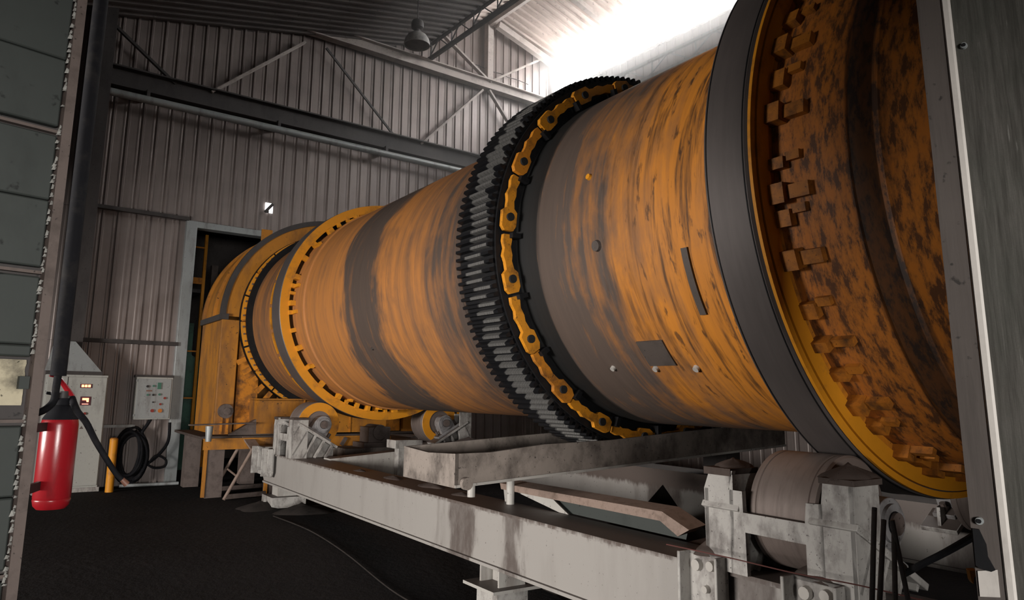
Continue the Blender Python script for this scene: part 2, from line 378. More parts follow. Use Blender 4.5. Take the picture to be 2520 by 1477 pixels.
# small daylit gap in the cladding
p = on_y(662, 512, WY-.045)
g = thing('ventilation_gap', 'small square hole letting daylight through the ribbed wall', 'vent', p)
mb = MB(); mb.box(p.x-.085, p.x+.085, WY-.045, WY-.04, p.z-.11, p.z+.11); part('daylit_opening', mb, 'sky_hole', g)
mb = MB(); mb.bar((p.x-.08, WY-.05, p.z-.10), (p.x+.08, WY-.05, p.z+.10), .03, .06); mb.box(p.x-.09, p.x+.0, WY-.055, WY-.047, p.z-.115, p.z-.06); part('torn_strip', mb, 'dark_steel', g)

# doorway trim
d1 = thing('trim_1', 'pale folded metal trim around the drum opening', None, (OPX0, WY, 0), kind='structure')
mb = MB(); mb.box(OPX0-.05, OPX0+.16, WY-.10, WY+.14, 0, OPZ+.06); part('jamb', mb, 'galv', d1, bevel=.008)
mb = MB(); mb.box(OPX0+.16, OPX1, WY-.10, WY+.14, OPZ-.07, OPZ+.06); part('lintel', mb, 'galv', d1, bevel=.008)
# dark annex beyond the opening
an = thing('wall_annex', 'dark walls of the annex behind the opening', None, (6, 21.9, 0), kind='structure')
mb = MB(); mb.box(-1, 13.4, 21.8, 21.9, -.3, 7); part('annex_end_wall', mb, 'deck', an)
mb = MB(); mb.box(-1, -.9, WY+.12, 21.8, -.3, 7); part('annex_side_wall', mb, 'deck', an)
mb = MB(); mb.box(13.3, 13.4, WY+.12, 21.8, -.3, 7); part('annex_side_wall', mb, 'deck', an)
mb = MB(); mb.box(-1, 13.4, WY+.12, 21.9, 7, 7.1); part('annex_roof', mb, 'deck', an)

# side walls
wl = MB(); wl.box(-5.1, -5, -2.5, 3.2, -.4, 9); wl.box(-5.1, -5, 10.2, WY+.1, -.4, 9); wl.box(-5.1, -5, 3.2, 10.2, 2.65, 9)  # unseen wall, gate head kept low so side light fades upward
o = bpy.data.objects.new('wall_left', wl.mesh('wall_left', 'deck', 0)); col.objects.link(o); tag(o, 'dark unseen side wall of the hall, its gate opening cut to shape the daylight', kind='structure')
RX = 13.25
wr = thing('wall_right', 'pale ribbed side wall below the clerestory windows', None, (RX, 7, 0), kind='structure')
mb = MB(); mb.box(RX+.04, RX+.12, -2, WY+.1, -.3, 10.28); mb.box(RX+.04, RX+.12, -2, WY+.1, 11.12, 11.4); part('backing', mb, 'dark_steel', wr)
sm = sheet_mesh(SW, 10.28, 4, 'side_sheet')
y = -1.5
while y < WY-.5:
    o = clone(sm, 'cladding_sheet', wr, (RX-RX, y-7+SW, 0), (0, 0, -math.pi/2)); y += SW
# clerestory windows
for k in range(6):
    y1 = WY-.12-k*2.1; y0 = y1-2.0
    wn = thing('window_%d' % (k+1), 'overexposed clerestory window high in the side wall', None, (RX, (y0+y1)/2, 10.3), kind='structure')
    mb = MB()
    for a, b in ((y0, y0+.05), (y1-.05, y1), ((y0+y1)/2-.02, (y0+y1)/2+.02)): mb.box(RX-.06, RX+.06, a, b, 10.3, 11.1)
    mb.box(RX-.06, RX+.06, y0, y1, 10.28, 10.33); mb.box(RX-.06, RX+.06, y0, y1, 11.07, 11.12)
    part('window_frame', mb, 'purlin', wn)
    for a, b in ((y0+.05, (y0+y1)/2-.02), ((y0+y1)/2+.02, y1-.05)):
        mb = MB(); mb.box(RX+.0, RX+.01, a, b, 10.33, 11.07); part('pane', mb, 'window', wn)

# ceilings
def zdeck(x): return 9.35+.218*(x-3.4)
ce = thing('ceiling', 'dark sooty ribbed deck over the low bay', None, (2, 7, 9), kind='structure')
def roof_sheet(xa, za, xb, zb, w, ribs, name, mat):
    p = w/ribs; prof = []
    for k in range(ribs): a = k*p; prof += [(a, 0), (a+p*.55, 0), (a+p*.65, -.05), (a+p*.9, -.05)]
    prof.append((w, 0)); n = len(prof)
    return MB().add([(x, y, z+h) for x, z in ((xa, za), (xb, zb)) for y, h in prof], [(k, k+1, n+k+1, n+k) for k in range(n-1)]).mesh(name, mat, 0)
DX1 = 8.9
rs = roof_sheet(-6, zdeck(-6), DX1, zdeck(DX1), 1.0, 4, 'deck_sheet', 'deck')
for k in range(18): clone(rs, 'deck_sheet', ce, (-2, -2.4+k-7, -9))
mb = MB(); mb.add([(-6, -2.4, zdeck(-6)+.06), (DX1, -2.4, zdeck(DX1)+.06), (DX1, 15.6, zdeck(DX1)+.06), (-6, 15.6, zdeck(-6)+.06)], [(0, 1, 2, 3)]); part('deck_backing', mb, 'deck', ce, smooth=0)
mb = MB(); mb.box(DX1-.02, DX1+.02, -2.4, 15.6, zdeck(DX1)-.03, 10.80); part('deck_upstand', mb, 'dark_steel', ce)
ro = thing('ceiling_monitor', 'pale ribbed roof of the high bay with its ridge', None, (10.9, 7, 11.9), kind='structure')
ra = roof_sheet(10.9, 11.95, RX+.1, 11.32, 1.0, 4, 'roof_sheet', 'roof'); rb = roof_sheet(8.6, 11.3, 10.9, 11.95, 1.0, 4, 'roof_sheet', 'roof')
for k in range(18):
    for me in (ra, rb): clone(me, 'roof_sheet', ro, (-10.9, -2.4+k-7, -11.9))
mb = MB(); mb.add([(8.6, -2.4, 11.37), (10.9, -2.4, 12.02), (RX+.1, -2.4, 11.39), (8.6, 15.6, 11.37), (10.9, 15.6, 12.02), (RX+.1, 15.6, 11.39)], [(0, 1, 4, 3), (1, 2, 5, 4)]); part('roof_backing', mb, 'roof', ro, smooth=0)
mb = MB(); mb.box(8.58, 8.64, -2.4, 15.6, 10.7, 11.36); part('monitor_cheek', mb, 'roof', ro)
# unseen front wall well behind the camera, header height set to limit gateway light
mb = MB(); mb.box(-5, 13.4, -2.5, -2.4, 2.05, 12.1); o = bpy.data.objects.new('wall_front', mb.mesh('wall_front', 'deck', 0)); col.objects.link(o); tag(o, 'dark unseen wall behind the photographer, its lower edge set to cut the gateway light', kind='structure')
mb = MB(); mb.box(1.2, 13.4, -2.5, -2.4, -.4, 2.05); o = bpy.data.objects.new('wall_front_side', mb.mesh('wall_front_side', 'deck', 0)); col.objects.link(o); tag(o, 'dark wall beside the gateway behind the photographer', kind='structure')

# ------------------------------------------------------------------ hall steelwork
def hbeam(mb, x0, x1, z0, z1, yf, dep=.18):
    mb.box(x0, x1, yf, yf+dep, z1-.03, z1); mb.box(x0, x1, yf, yf+dep, z0, z0+.03); mb.box(x0, x1, yf+dep/2-.01, yf+dep/2+.01, z0, z1)
cl = MB(); cl.box(1.52, 1.93, 15.02, 15.05, -.05, 9.1); cl.box(1.52, 1.93, 15.40, 15.43, -.05, 9.1); cl.box(1.71, 1.74, 15.05, 15.40, -.05, 9.1)
solo('shade_column', cl, 'dark_steel', 'dark steel column added for the shaded strip of wall beside the control cabinet', 'column')  # put in for the end wall lying in the door leaf's shadow
mb = MB(); hbeam(mb, 1.7, 13.2, 7.50, 7.92, 15.18, .24); solo('wall_beam', mb, 'dark_steel', 'long dark steel beam across the end wall above the pipe', 'beam')
mb = MB(); hbeam(mb, 2.0, 13.2, 9.86, 10.14, 15.2, .22); solo('wall_beam', mb, 'purlin', 'upper pale steel beam across the end wall under the roof monitor', 'beam')
for z, x0, x1, lb in ((5.13, 1.93, 3.6, 'thin steel rail on the ribbed wall at door-head height'), (2.62, 1.93, 3.6, 'thin steel rail on the ribbed wall above the control panel')):
    mb = MB(); mb.box(x0, x1, 15.36, 15.47, z-.035, z+.035); solo('wall_rail', mb, 'dark_steel', lb, 'rail')
pp = MB(); pp.cyl((1.6, 15.12, 7.31), (13.2, 15.12, 7.34), .075, n=16); pipe = thing('wall_pipe', 'long blue-grey pipe running along the end wall', 'pipe', (7, 15.12, 7.2))
part('pipe_run', pp, 'galv', pipe)
for x in (2.6, 5.2, 7.8, 10.4):
    mb = MB(); mb.box(x-.03, x+.03, 15.09, 15.45, 7.38, 7.52); part('pipe_hanger', mb, 'dark_steel', pipe)
def brace(px0, py0, px1, py1, mat, lb, wid=.09, yy=15.3):
    a, b = on_y(px0, py0, yy), on_y(px1, py1, yy); mb = MB(); mb.bar(a, b, .05, wid, (0, 1, 0)); solo('wall_brace', mb, mat, lb, 'brace')
brace(520, 228, 750, 105, 'purlin', 'pale diagonal brace rising from the dark beam toward the low deck', .14)
brace(240, 20, 432, 207, 'dark_steel', 'dark diagonal brace above the cabinet corner', .08)
brace(803, 118, 976, 342, 'dark_steel', 'thin tie rod slanting down to the dark wall beam', .035)
brace(1187, 222, 1035, 355, 'purlin', 'pale diagonal brace below the upper beam leaning left', .12)
brace(1203, 222, 1262, 320, 'purlin', 'pale diagonal brace below the upper beam running behind the gear', .11)
brace(1085, 80, 1200, 198, 'purlin', 'bright diagonal brace above the upper beam crossing the dark truss', .12)
brace(1345, 140, 1205, 202, 'purlin', 'bright diagonal brace above the upper beam toward the windows', .10)
mb = MB(); mb.box(10.82, 11.0, 15.25, 15.43, 10.14, 11.9); solo('wall_post', mb, 'purlin', 'pale upright post under the roof ridge on the end wall', 'post')
mb = MB(); mb.bar((11.02, 15.08, 11.70), (13.15, 15.08, 11.1), .16, .18); solo('rafter', mb, 'purlin', 'pale sloping rafter at the end wall under the high roof', 'beam')
for k, y in enumerate((12.6, 9.7)):
    mb = MB(); mb.bar((10.9, y, 11.74), (13.15, y, 11.1), .12, .14); solo('rafter', mb, 'purlin', 'pale sloping rafter crossing the bright roof sheets', 'beam', group='roof rafters')
mb = MB(); mb.bar((10.9, 15.4, 11.78), (10.9, 2, 11.78), .10, .12); solo('ridge_purlin', mb, 'purlin', 'pale ridge purlin running along the high roof', 'beam')
def lattice(name, label, x, z0, z1, ya, yb, pitch, mat, ch, dg):
    t = thing(name, label, 'truss', (x, (ya+yb)/2, z0))
    mb = MB(); mb.bar((x, ya, z0), (x, yb, z0), ch, ch); part('bottom_chord', mb, mat, t)
    mb = MB(); mb.bar((x, ya, z1), (x, yb, z1), ch, ch); part('top_chord', mb, mat, t)
    y = ya; 
    while y-pitch > yb:
        for a, za, b, zb in ((y, z0, y-pitch*.5, z1), (y-pitch*.5, z1, y-pitch, z0), (y-pitch*.12, z0, y-pitch*.12, z1)):
            mb = MB(); mb.bar((x, a, za), (x, b, zb), dg, dg); part('lattice_bar', mb, mat, t)
        y -= pitch
    return t
lattice('roof_truss', 'dark slender lattice truss along the edge of the low deck', 9.0, 10.16, 10.56, 15.3, 3.0, .95, 'dark_steel', .085, .026)
lattice('crane_girder', 'pale lattice girder running beneath the bright windows', 12.75, 9.27, 9.67, 15.2, 3.0, 1.3, 'galv', .07, .03)
wz = []
for k, (px, py) in enumerate([(1160, 156), (1180, 162), (1192, 168), (1210, 176), (1232, 181), (1250, 190), (1275, 197), (1300, 208)]): wz.append(on_y(px, py, 15.42))
mb = MB(); mb.tube(wz, .012, 6); solo('loose_cable', mb, 'dark_steel', 'thin sagging cable pinned across the bright wall above the upper beam', 'cable')

# pendant lamp
lp = at_depth(1026, 112, 15.6)
lamp = thing('pendant_lamp', 'unlit enamel dome lamp hanging under the dark deck', 'lamp', lp)
def lathe_z(prof, c, n=32, close=False):
    mb = MB(); m = len(prof)
    mb.add([(c[0]+r*math.cos(2*math.pi*k/n), c[1]+r*math.sin(2*math.pi*k/n), c[2]+z) for k in range(n) for r, z in prof],
           [(k*m+j, ((k+1) % n)*m+j, ((k+1) % n)*m+(j+1) % m, k*m+(j+1) % m) for k in range(n) for j in range(m if close else m-1)])
    return mb
part('lamp_shade', lathe_z([(.275, 0), (.272, .06), (.25, .14), (.20, .22), (.13, .275), (.06, .29), (.06, .28), (.12, .262), (.19, .21), (.238, .135), (.262, .06), (.265, 0)], lp, close=True), 'lampgrey', lamp)
part('lamp_glass', lathe_z([(0.001, .03), (.25, .03), (.25, .04), (.001, .04)], lp), 'brown_steel', lamp)
part('lamp_neck', lathe_z([(.001, .27), (.07, .28), (.06, .36), (.09, .37), (.13, .40), (.135, .50), (.11, .56), (.03, .58), (.03, .60), (.001, .60)], lp), 'dark_steel', lamp)
mb = MB(); mb.cyl((lp.x, lp.y, lp.z+.58), (lp.x, lp.y, zdeck(lp.x)-.03), .012, n=8); part('hanging_rod', mb, 'dark_steel', lamp)

# ================================================================== ROTARY DRUM
RS = 1.5
def pol(r, ang, y): return (r*math.cos(ang), y, r*math.sin(ang))
def arcblock(mb, r0, r1, a0, a1, y0, y1, n=3):
    vs = [pol(r, a0+(a1-a0)*k/n, y) for k in range(n+1) for r, y in ((r0, y0), (r1, y0), (r1, y1), (r0, y1))]
    fs = [(k*4+j, k*4+4+j, k*4+4+(j+1) % 4, k*4+(j+1) % 4) for k in range(n) for j in range(4)]+[(0, 1, 2, 3), (n*4+3, n*4+2, n*4+1, n*4)]
    return mb.add(vs, fs)
drum = thing('rotary_drum', 'huge orange rotary drum streaked with grey dust on steel rollers', 'drum', (0, 5, -1.85), True)
RN = 1.66
prof = [(1.2, -1.8), (RN, -1.8), (RN, .95), (RN+.015, .97), (RN+.015, 1.1), (RN, 1.12), (RN, 1.42), (RN+.012, 1.44), (RN+.012, 1.56), (RN, 1.58), (RN, 1.98), (RN, 2.25), (RS, 2.36), (RS, 5.5), (RS, 9.9), (RS+.02, 9.91), (RS+.02, 9.97), (RS, 9.98), (RS, 11.3), (RS+.02, 11.31), (RS+.02, 11.36), (RS, 11.37), (RS, 13.1), (1.2, 13.1), (1.2, 13.0), (1.4, 13.0), (1.4, -1.7)]
part('shell', MB().rev(prof, 180), 'shell', drum, 'dusty orange drum shell', 30)
# riding tyres
def tyre(R, ri, y0, y1, lbl):
    c = .02
    return part('riding_tyre', MB().rev([(R-c, y0), (R, y0+c), (R, y1-c), (R-c, y1), (ri, y1), (ri, y0)], 180), 'tyre', drum, lbl, 25)
RA, RC = 1.692, 1.842
tA = tyre(RA, 1.56, 10.43, 10.84, 'dark steel riding tyre beside the hood')
part('tyre_face', MB().ring(RA-.004, 1.562, 10.412, 10.43, 180), 'yellow', tA, 'bright yellow painted face', sub=True)
tC = tyre(RC, 1.70, 2.01, 2.31, 'broad dark steel riding tyre over the near roller')
part('tyre_face', MB().ring(RC-.006, 1.80, 1.992, 2.01, 180), 'yellow', tC, 'thin outer yellow band', sub=True)
part('tyre_face', MB().ring(1.792, 1.70, 1.985, 2.01, 180), 'yellow', tC, 'inner yellow band', sub=True)
part('tyre_groove', MB().ring(RC+.003, RC-.01, 2.035, 2.042, 180), 'grease', tC, sub=True)
part('tyre_groove', MB().ring(RC+.003, RC-.01, 2.275, 2.282, 180), 'grease', tC, sub=True)
# pad blocks between tyres and shell
random.seed(3)
a = 0; k = 0
while a < 2*math.pi-.05:
    wd = random.choice((.035, .045, .05, .06))
    mb = MB(); arcblock(mb, RS-.01, 1.575, a, a+wd/1.5*1.2, 10.36 if k % 3 else 10.30, 10.45, 2)
    if k % 3 == 1: arcblock(mb, RS-.01, 1.535, a+.003, a+wd/1.5*1.2-.003, 10.20, 10.36, 2)
    part('pad_block', mb, 'yellow', drum); a += random.choice((.075, .09, .11, .17, .21)); k += 1
a = 0; k = 0
while a < 2*math.pi-.06:
    wd = random.choice((.035, .05, .06))
    mb = MB(); arcblock(mb, RN-.01, 1.735 if k % 2 else 1.71, a, a+wd, 1.90, 2.0, 2)
    if k % 2: arcblock(mb, RN-.01, 1.70, a+wd*.15, a+wd*.85, 1.78, 1.90, 2)
    else: arcblock(mb, RN-.01, 1.69, a-.012, a+.015, 1.82, 1.90, 2)
    part('pad_block', mb, 'pad', drum); a += random.choice((.08, .10, .12, .17)); k += 1
part('pad_ring', MB().ring(1.71, RN-.02, 1.995, 2.3, 120), 'yellow_dirty', drum, smooth=50)
part('retaining_ring', MB().ring(1.58, RS-.01, 10.95, 11.0, 120), 'grease', drum)
k = 0
for k in range(26):
    a = k*2*math.pi/26; mb = MB(); arcblock(mb, 1.50, 1.62, a, a+.21, 11.16, 11.19, 4); q = part('retaining_plate', mb, 'yellow', drum)
    for t_ in (.05, .16): mb = MB(); mb.cyl(pol(1.57, a+t_, 11.16), pol(1.57, a+t_, 11.14), .014, n=8); part('bolt', mb, 'brown_steel', q, sub=True)
# girth gear with its teeth
RG = 1.762
gear = part('girth_gear', MB().rev([(1.718, 4.62), (1.718, 5.14), (1.56, 5.14), (1.53, 5.06), (1.53, 4.70), (1.56, 4.62)], 160), 'grease', drum, 'black greased girth gear ring')
NT_ = 160; hw = math.pi*1.73/NT_
tm = MB().add([(r, y, z) for y in (4.62, 5.14) for r, z in ((1.70, -hw*.66), (RG-.015, -hw*.46), (RG, -hw*.34), (RG, hw*.34), (RG-.015, hw*.46), (1.70, hw*.66))],
              [(0, 1, 2, 3, 4, 5), (11, 10, 9, 8, 7, 6)]+[(k, k+6, (k+1) % 6+6, (k+1) % 6) for k in range(6)]).mesh('gear_tooth', 'tooth', 0)
for k in range(NT_): clone(tm, 'gear_tooth', gear, (0, 0, 0), (0, -2*math.pi*k/NT_, 0))
part('gear_web', MB().ring(1.70, RS-.01, 4.60, 4.64, 160), 'grease', drum)
# spring plates that carry the gear
NS = 20
out = [(-.245, .045), (-.21, .072), (-.08, .075), (-.05, .04), (.02, .036), (.07, .052), (.13, .034), (.19, .048), (.245, .04), (.245, -.035), (.2, -.042), (.14, -.028), (.07, -.04), (.02, -.03), (-.05, -.036), (-.08, -.07), (-.2, -.07), (-.245, -.042)]
for k in range(NS):
    a0 = math.radians(8)+k*2*math.pi/NS; rm = 1.615
    sc_ = random.uniform(.92, 1.06)
    f0 = lambda s, w, y=4.535: pol(rm+w*.95, a0-s*sc_/rm, y+(.012 if s > 0 else 0))
    f1 = lambda s, w: f0(s, w, 4.575)
    q = part('spring_plate', MB().prism(out, f0, f1), 'yellow_plate' if k % 4 else 'yellow_dirty', drum, smooth=20)
    c = pol(rm, a0+.13*sc_/rm, 4.53); mb = MB(); mb.cyl((c[0], 4.545, c[2]), (c[0], 4.515, c[2]), .034, n=12); part('pin', mb, 'hole', q, sub=True)
    c = pol(rm+.01, a0+.235/rm, 4.5); mb = MB(); arcblock(mb, 1.52, 1.60, a0+.16, a0+.185, 4.50, 4.60, 1); part('lug', mb, 'grease', q, sub=True)
# patches, bolts and studs on the shell
def patch(name, y0, y1, a0, a1, mat, th=.012, lb=None):
    mb = MB(); arcblock(mb, RS-.005, RS+th, math.radians(a0), math.radians(a1), y0, y1, 6); return part(name, mb, mat, drum, lb)
M['patch'] = m_dirty('bare_patch_steel', (.075, .06, .052), (.05, .04, .035), .4, 6, (1, 1, 1), .6, top=False)
patch('patch_plate', 3.25, 3.50, -144, -136, 'patch', .012, 'dark bare steel patch plate')
patch('patch_strip', 2.775, 2.825, -166.5, -150, 'patch', .016, 'narrow dark steel strip')
for y, a, r, mt in ((3.598, -171.7, .045, 'patch'), (3.904, -135.5, .022, 'bolt'), (3.469, -134.9, .024, 'bolt'), (3.098, -134.6, .026, 'bolt'), (3.7, 168, .025, 'yellow'), (7.9, -150, .02, 'patch')):
    a = math.radians(a); mb = MB(); mb.cyl(pol(RS-.01, a, y), pol(RS+.022, a, y), r, r*.85, 14); part('shell_stud', mb, mt, drum)

# ================================================================== DISCHARGE HOOD
hood = thing('discharge_hood', 'dirty yellow discharge hood at the far end of the drum', 'hood', (0, 13.8, -2.98), True)
YH0, YH1, RH = 13.0, 14.75, 1.86
part('upper_casing', MB().ring(RH, RH-.05, YH0+.1, YH1, 64, a0=-.02, a1=math.pi+.02), 'yellow_hood', hood)
part('face_plate', MB().ring(RH-.02, 1.58, YH0+.08, YH0+.12, 64, a0=0, a1=math.pi), 'yellow_hood', hood)
part('rim_flange', MB().ring(RH+.07, RH-.02, YH0+.06, YH0+.14, 64, a0=-.02, a1=math.pi+.02), 'dark_steel', hood)
part('rim_flange', MB().ring(RH+.05, RH-.02, YH0+.75, YH0+.80, 64, a0=-.02, a1=math.pi+.02), 'yellow_hood', hood)
part('rim_flange', MB().ring(RH+.05, RH-.02, YH1-.15, YH1-.05, 64, a0=-.02, a1=math.pi+.02), 'yellow_hood', hood)
mb = MB(); mb.ring(RH-.03, .0, YH1-.03, YH1, 64, a0=0, a1=math.pi); part('end_plate', mb, 'yellow_hood', hood)
for s in (-1, 1):
    mb = MB(); mb.box(s*RH-.06, s*RH+.06, YH0+.02, YH1, -.06, .04); part('split_flange', mb, 'dark_steel', hood)
    mb = MB(); mb.box(min(s*1.90, s*1.60), max(s*1.90, s*1.60), YH0+.04, YH0+.16, -2.02, -.06); part('front_leg', mb, 'yellow_hood', hood, 'yellow box leg', bevel=.01)
    mb = MB(); mb.box(s*1.84-.03, s*1.84+.03, YH0+.16, YH1, -2.02, -.06); part('side_plate', mb, 'yellow_hood', hood)
    mb = MB(); mb.box(min(s*1.56, s*1.20), max(s*1.56, s*1.20), YH0+.10, YH0+.16, -2.0, -.3); part('leg_panel', mb, 'yellow_dirty', hood)
mb = MB(); mb.box(-1.84, 1.84, YH1-.05, YH1, -2.0, -.05); part('end_plate', mb, 'yellow_hood', hood)
# lower housing under the drum
mb = MB(); mb.box(-1.32, 1.0, 12.5, 12.56, -1.98, -1.42); mb.box(-1.32, -1.28, 12.56, 13.1, -1.98, -1.42); mb.box(-1.32, 1.0, 12.5, 13.1, -1.44, -1.40); part('lower_housing', mb, 'yellow_hood', hood)
for x in (-.55, .3): mb = MB(); mb.box(x-.012, x+.012, 12.485, 12.5, -1.98, -1.42); part('housing_seam', mb, 'yellow_dirty', hood)
mb = MB(); mb.ring(1.62, 1.50, YH0-.02, YH0+.06, 80); part('seal_carrier', mb, 'grease', hood)
mb = MB(); mb.ring(1.60, 1.50, 12.62, 12.68, 80); part('seal_ring', mb, 'grease', hood)
NP = 22
for k in range(NP):
    a = 2*math.pi*k/NP+.06; da = 2*math.pi/NP*.93
    mb = MB(); arcblock(mb, 1.49, 1.61, a, a+da, 12.94, 12.965, 5); q = part('seal_plate', mb, 'yellow', hood)
    for t_ in (.2, .5, .8): mb = MB(); mb.cyl(pol(1.57, a+da*t_, 12.945), pol(1.57, a+da*t_, 12.915), .016, n=8); part('bolt', mb, 'brown_steel', q, sub=True)
    if k % 2 == 0: mb = MB(); arcblock(mb, 1.50, 1.60, a+da*1.0, a+da*1.06, 12.80, 12.95, 1); part('clip', mb, 'yellow_dirty', q, sub=True)
for k in range(14):
    a = math.radians(205+k*6.5); mb = MB(); arcblock(mb, 1.64, 1.80, a, a+.05, 12.98, 13.0, 1); part('seal_finger', mb, 'yellow_dirty', hood)
a = math.radians(128); mb = MB(); c = pol(RH+.05, a, YH0+.3); mb.box(c[0]-.10, c[0]+.10, YH0+.28, YH0+.32, c[2]-.06, c[2]+.16); part('lifting_lug', mb, 'yellow_hood', hood, bevel=.01)
mb = MB(); mb.cyl((-1.74, YH0+.04, -1.62), (-1.74, YH0-.06, -1.62), .12, n=20); mb.cyl((-1.74, YH0-.06, -1.62), (-1.74, YH0-.12, -1.62), .06, n=12); part('inspection_port', mb, 'brown_steel', hood)
for s in (-.05, .05): mb = MB(); mb.box(-1.74+s-.015, -1.74+s+.015, YH0, YH0+.04, -2.0, -1.72); part('port_rib', mb, 'yellow_dirty', hood)
# base frame of the hood
mb = MB(); mb.box(-2.15, 1.95, 12.50, 12.54, -2.22, -2.06); mb.box(-2.15, 1.95, 12.46, 12.6, -2.06, -2.04); part('base_beam', mb, 'yellow_hood', hood, 'yellow base beam')
mb = MB(); mb.box(-2.2, 1.95, 12.54, 14.8, -2.05, -2.01); part('base_deck', mb, 'dust', hood)
for x in (-1.9, -.9, .7, 1.7):
    mb = MB(); mb.box(x-.13, x+.13, 12.7, 12.98, -3.0, -2.05); part('base_leg', mb, 'brown_steel', hood)
    mb = MB(); mb.box(x-.19, x-.14, 12.68, 12.74, -2.98, -2.05); part('base_leg_edge', mb, 'yellow_hood', hood)
for x in (-1.9, -.9, .7, 1.7):
    mb = MB(); mb.box(x-.13, x+.13, 14.5, 14.75, -3.02, -2.05); part('base_leg', mb, 'brown_steel', hood)
for x in (-.95, .15): mb = MB(); mb.bar((x, 12.48, -2.20), (x+.08, 12.48, -2.07), .05, .06); part('base_clip', mb, 'brown_steel', hood)

# ================================================================== SUPPORT FRAME
ZT = -2.2; ZB = -2.66
fr = thing('support_frame', 'stained white steel frame carrying the drum rollers', 'frame', (0, 6.5, -2.9), True)
bp = [(1.0, ZT-.025), (12.4, ZT-.025), (12.4, -2.47), (11.9, -2.47), (11.63, ZB+.02), (1.0, ZB+.02)]
def sidebeam(x0, x1, dz, bm='beam'):
    q = part('side_beam', MB().prism(bp, lambda y, z: (x0, y, z+dz), lambda y, z: (x1, y, z+dz)), bm, fr, 'long box beam', 0)
    mb = MB(); mb.box(x0-.03, x1+.03, 1.0, 12.42, ZT+dz-.025, ZT+dz); part('top_flange', mb, bm, q, sub=True)
    mb = MB(); mb.box(x0-.03, x1+.03, 1.0, 11.62, ZB+dz, ZB+dz+.025); part('bottom_flange', mb, bm, q, sub=True)
    return q
sidebeam(-1.40, -1.06, 0); sidebeam(1.06, 1.40, .17)
def crossbeam(y, dz=0):
    mb = MB(); q = .17/2.12
    mb.prism([(-1.06, ZT+.02+dz), (1.06, ZT+.17+dz), (1.06, ZB+.2+dz), (-1.06, ZB+.05+dz)], lambda x, z: (x, y, z), lambda x, z: (x, y+.25, z))
    return part('cross_beam', mb, 'white', fr, 'grey-white cross beam', 0)
cb = crossbeam(9.75); crossbeam(1.1); crossbeam(3.05, -.04)
mb = MB(); mb.box(-.10, .22, 9.62, 9.75, ZT-.35, ZT+.17); mb.box(-.16, .28, 9.60, 9.9, ZT+.14, ZT+.26); part('cross_bracket', mb, 'white_dirty', fr, bevel=.008)
# bolted clips on the side beam
def clip(y0, y1, side=-1, big=True, dz=0):
    x = side*1.44; xo = side*1.475; z1 = ZT+.075+dz; z0 = ZT-.34+dz
    mb = MB(); mb.prism([(y0, z1), (y1, z1), (y1, z0), (y0+.06, z0), (y0, z0+.07)], lambda y, z: (x, y, z), lambda y, z: (xo, y, z))
    mb.box(min(x, side*1.56), max(x, side*1.56), y1-.02, y1, z0, z1); mb.box(min(x, side*1.54), max(x, side*1.54), y0, y0+.018, z0+.07, z1)
    mb.box(min(side*1.2, xo), max(side*1.2, xo), y0, y1, z1-.025, z1)
    q = part('bolted_clip', mb, 'white_dirty', fr, 'white bolted clip plate', bevel=.006)
    for yy, zz, r in ((.30, -.06, .030), (.68, -.07, .034), (.45, -.19, .022), (.45, -.29, .022)):
        yb = y0+(y1-y0)*yy; mb = MB(); mb.cyl((xo, yb, z1+zz), (xo+side*.03, yb, z1+zz), r, r*.9, 12); part('bolt', mb, 'bolt', q, sub=True)
clip(2.56, 2.83); clip(1.85, 2.14); clip(11.04, 11.30); clip(11.55, 11.85)
# posts
def post(x, y, zg, dz=0):
    mb = MB(); mb.box(x-.13, x+.13, y-.15, y-.13, zg+.04, ZB+dz); mb.box(x-.13, x+.13, y+.13, y+.15, zg+.04, ZB+dz); mb.box(x-.012, x+.012, y-.13, y+.13, zg+.04, ZB+dz)
    q = part('post', mb, 'white', fr)
    mb = MB(); mb.box(x-.24, x+.24, y-.24, y+.24, zg+.02, zg+.045); part('base_plate', mb, 'white', q, sub=True)
    mb = MB(); mb.box(x-.15, x+.15, y-.16, y+.16, zg-.35, zg+.02); part('pedestal', mb, 'white_dirty', q, sub=True)
post(-1.23, 5.14, -2.86); post(1.23, 5.14, -2.86, .17); post(1.23, 11.1, -2.82, .17); post(-1.23, 1.3, -2.86); post(1.23, 1.3, -2.86, .17)
mb = MB(); mb.box(-1.38, -1.10, 10.95, 11.25, -2.80, ZB); q = part('post', mb, 'white', fr)
mb = MB(); mb.box(-1.50, -1.00, 10.82, 11.35, -2.95, -2.80); part('base_plate', mb, 'white_dirty', q, sub=True)

# dust lying on the frame: heaps
def heap(name, cx, cy, z, rx, ry, h, label, drum=True, sharp=1.0, seed=1, group=None, mat='dust'):
    rnd = random.Random(seed); mb = MB(); n, m = 28, 7; vs = [(cx, cy, z+h)]; fs = []
    ph = [rnd.uniform(0, 6.28) for _ in range(4)]
    for j in range(1, m+1):
        t = j/m
        for k in range(n):
            a = 2*math.pi*k/n; wob = 1+.10*math.sin(3*a+ph[0])+.06*math.sin(5*a+ph[1])
            hh = h*(1-t**1.35)*(.82+.18*math.sin(2*a+ph[3])*t)
            vs.append((cx+rx*t*wob*math.cos(a), cy+ry*t*wob*math.sin(a), z+hh+.015*h*math.sin(4*a+ph[2]+6*t)-(.01 if j == m else 0)))
    fs += [(0, 1+k, 1+(k+1) % n) for k in range(n)]
    for j in range(m-1): fs += [(1+j*n+k, 1+(j+1)*n+k, 1+(j+1)*n+(k+1) % n, 1+j*n+(k+1) % n) for k in range(n)]
    fs.append(tuple(1+(m-1)*n+k for k in range(n-1, -1, -1)))
    mb.add(vs, fs); return solo(name, mb, mat, label, 'dust', drum, group, smooth=60)
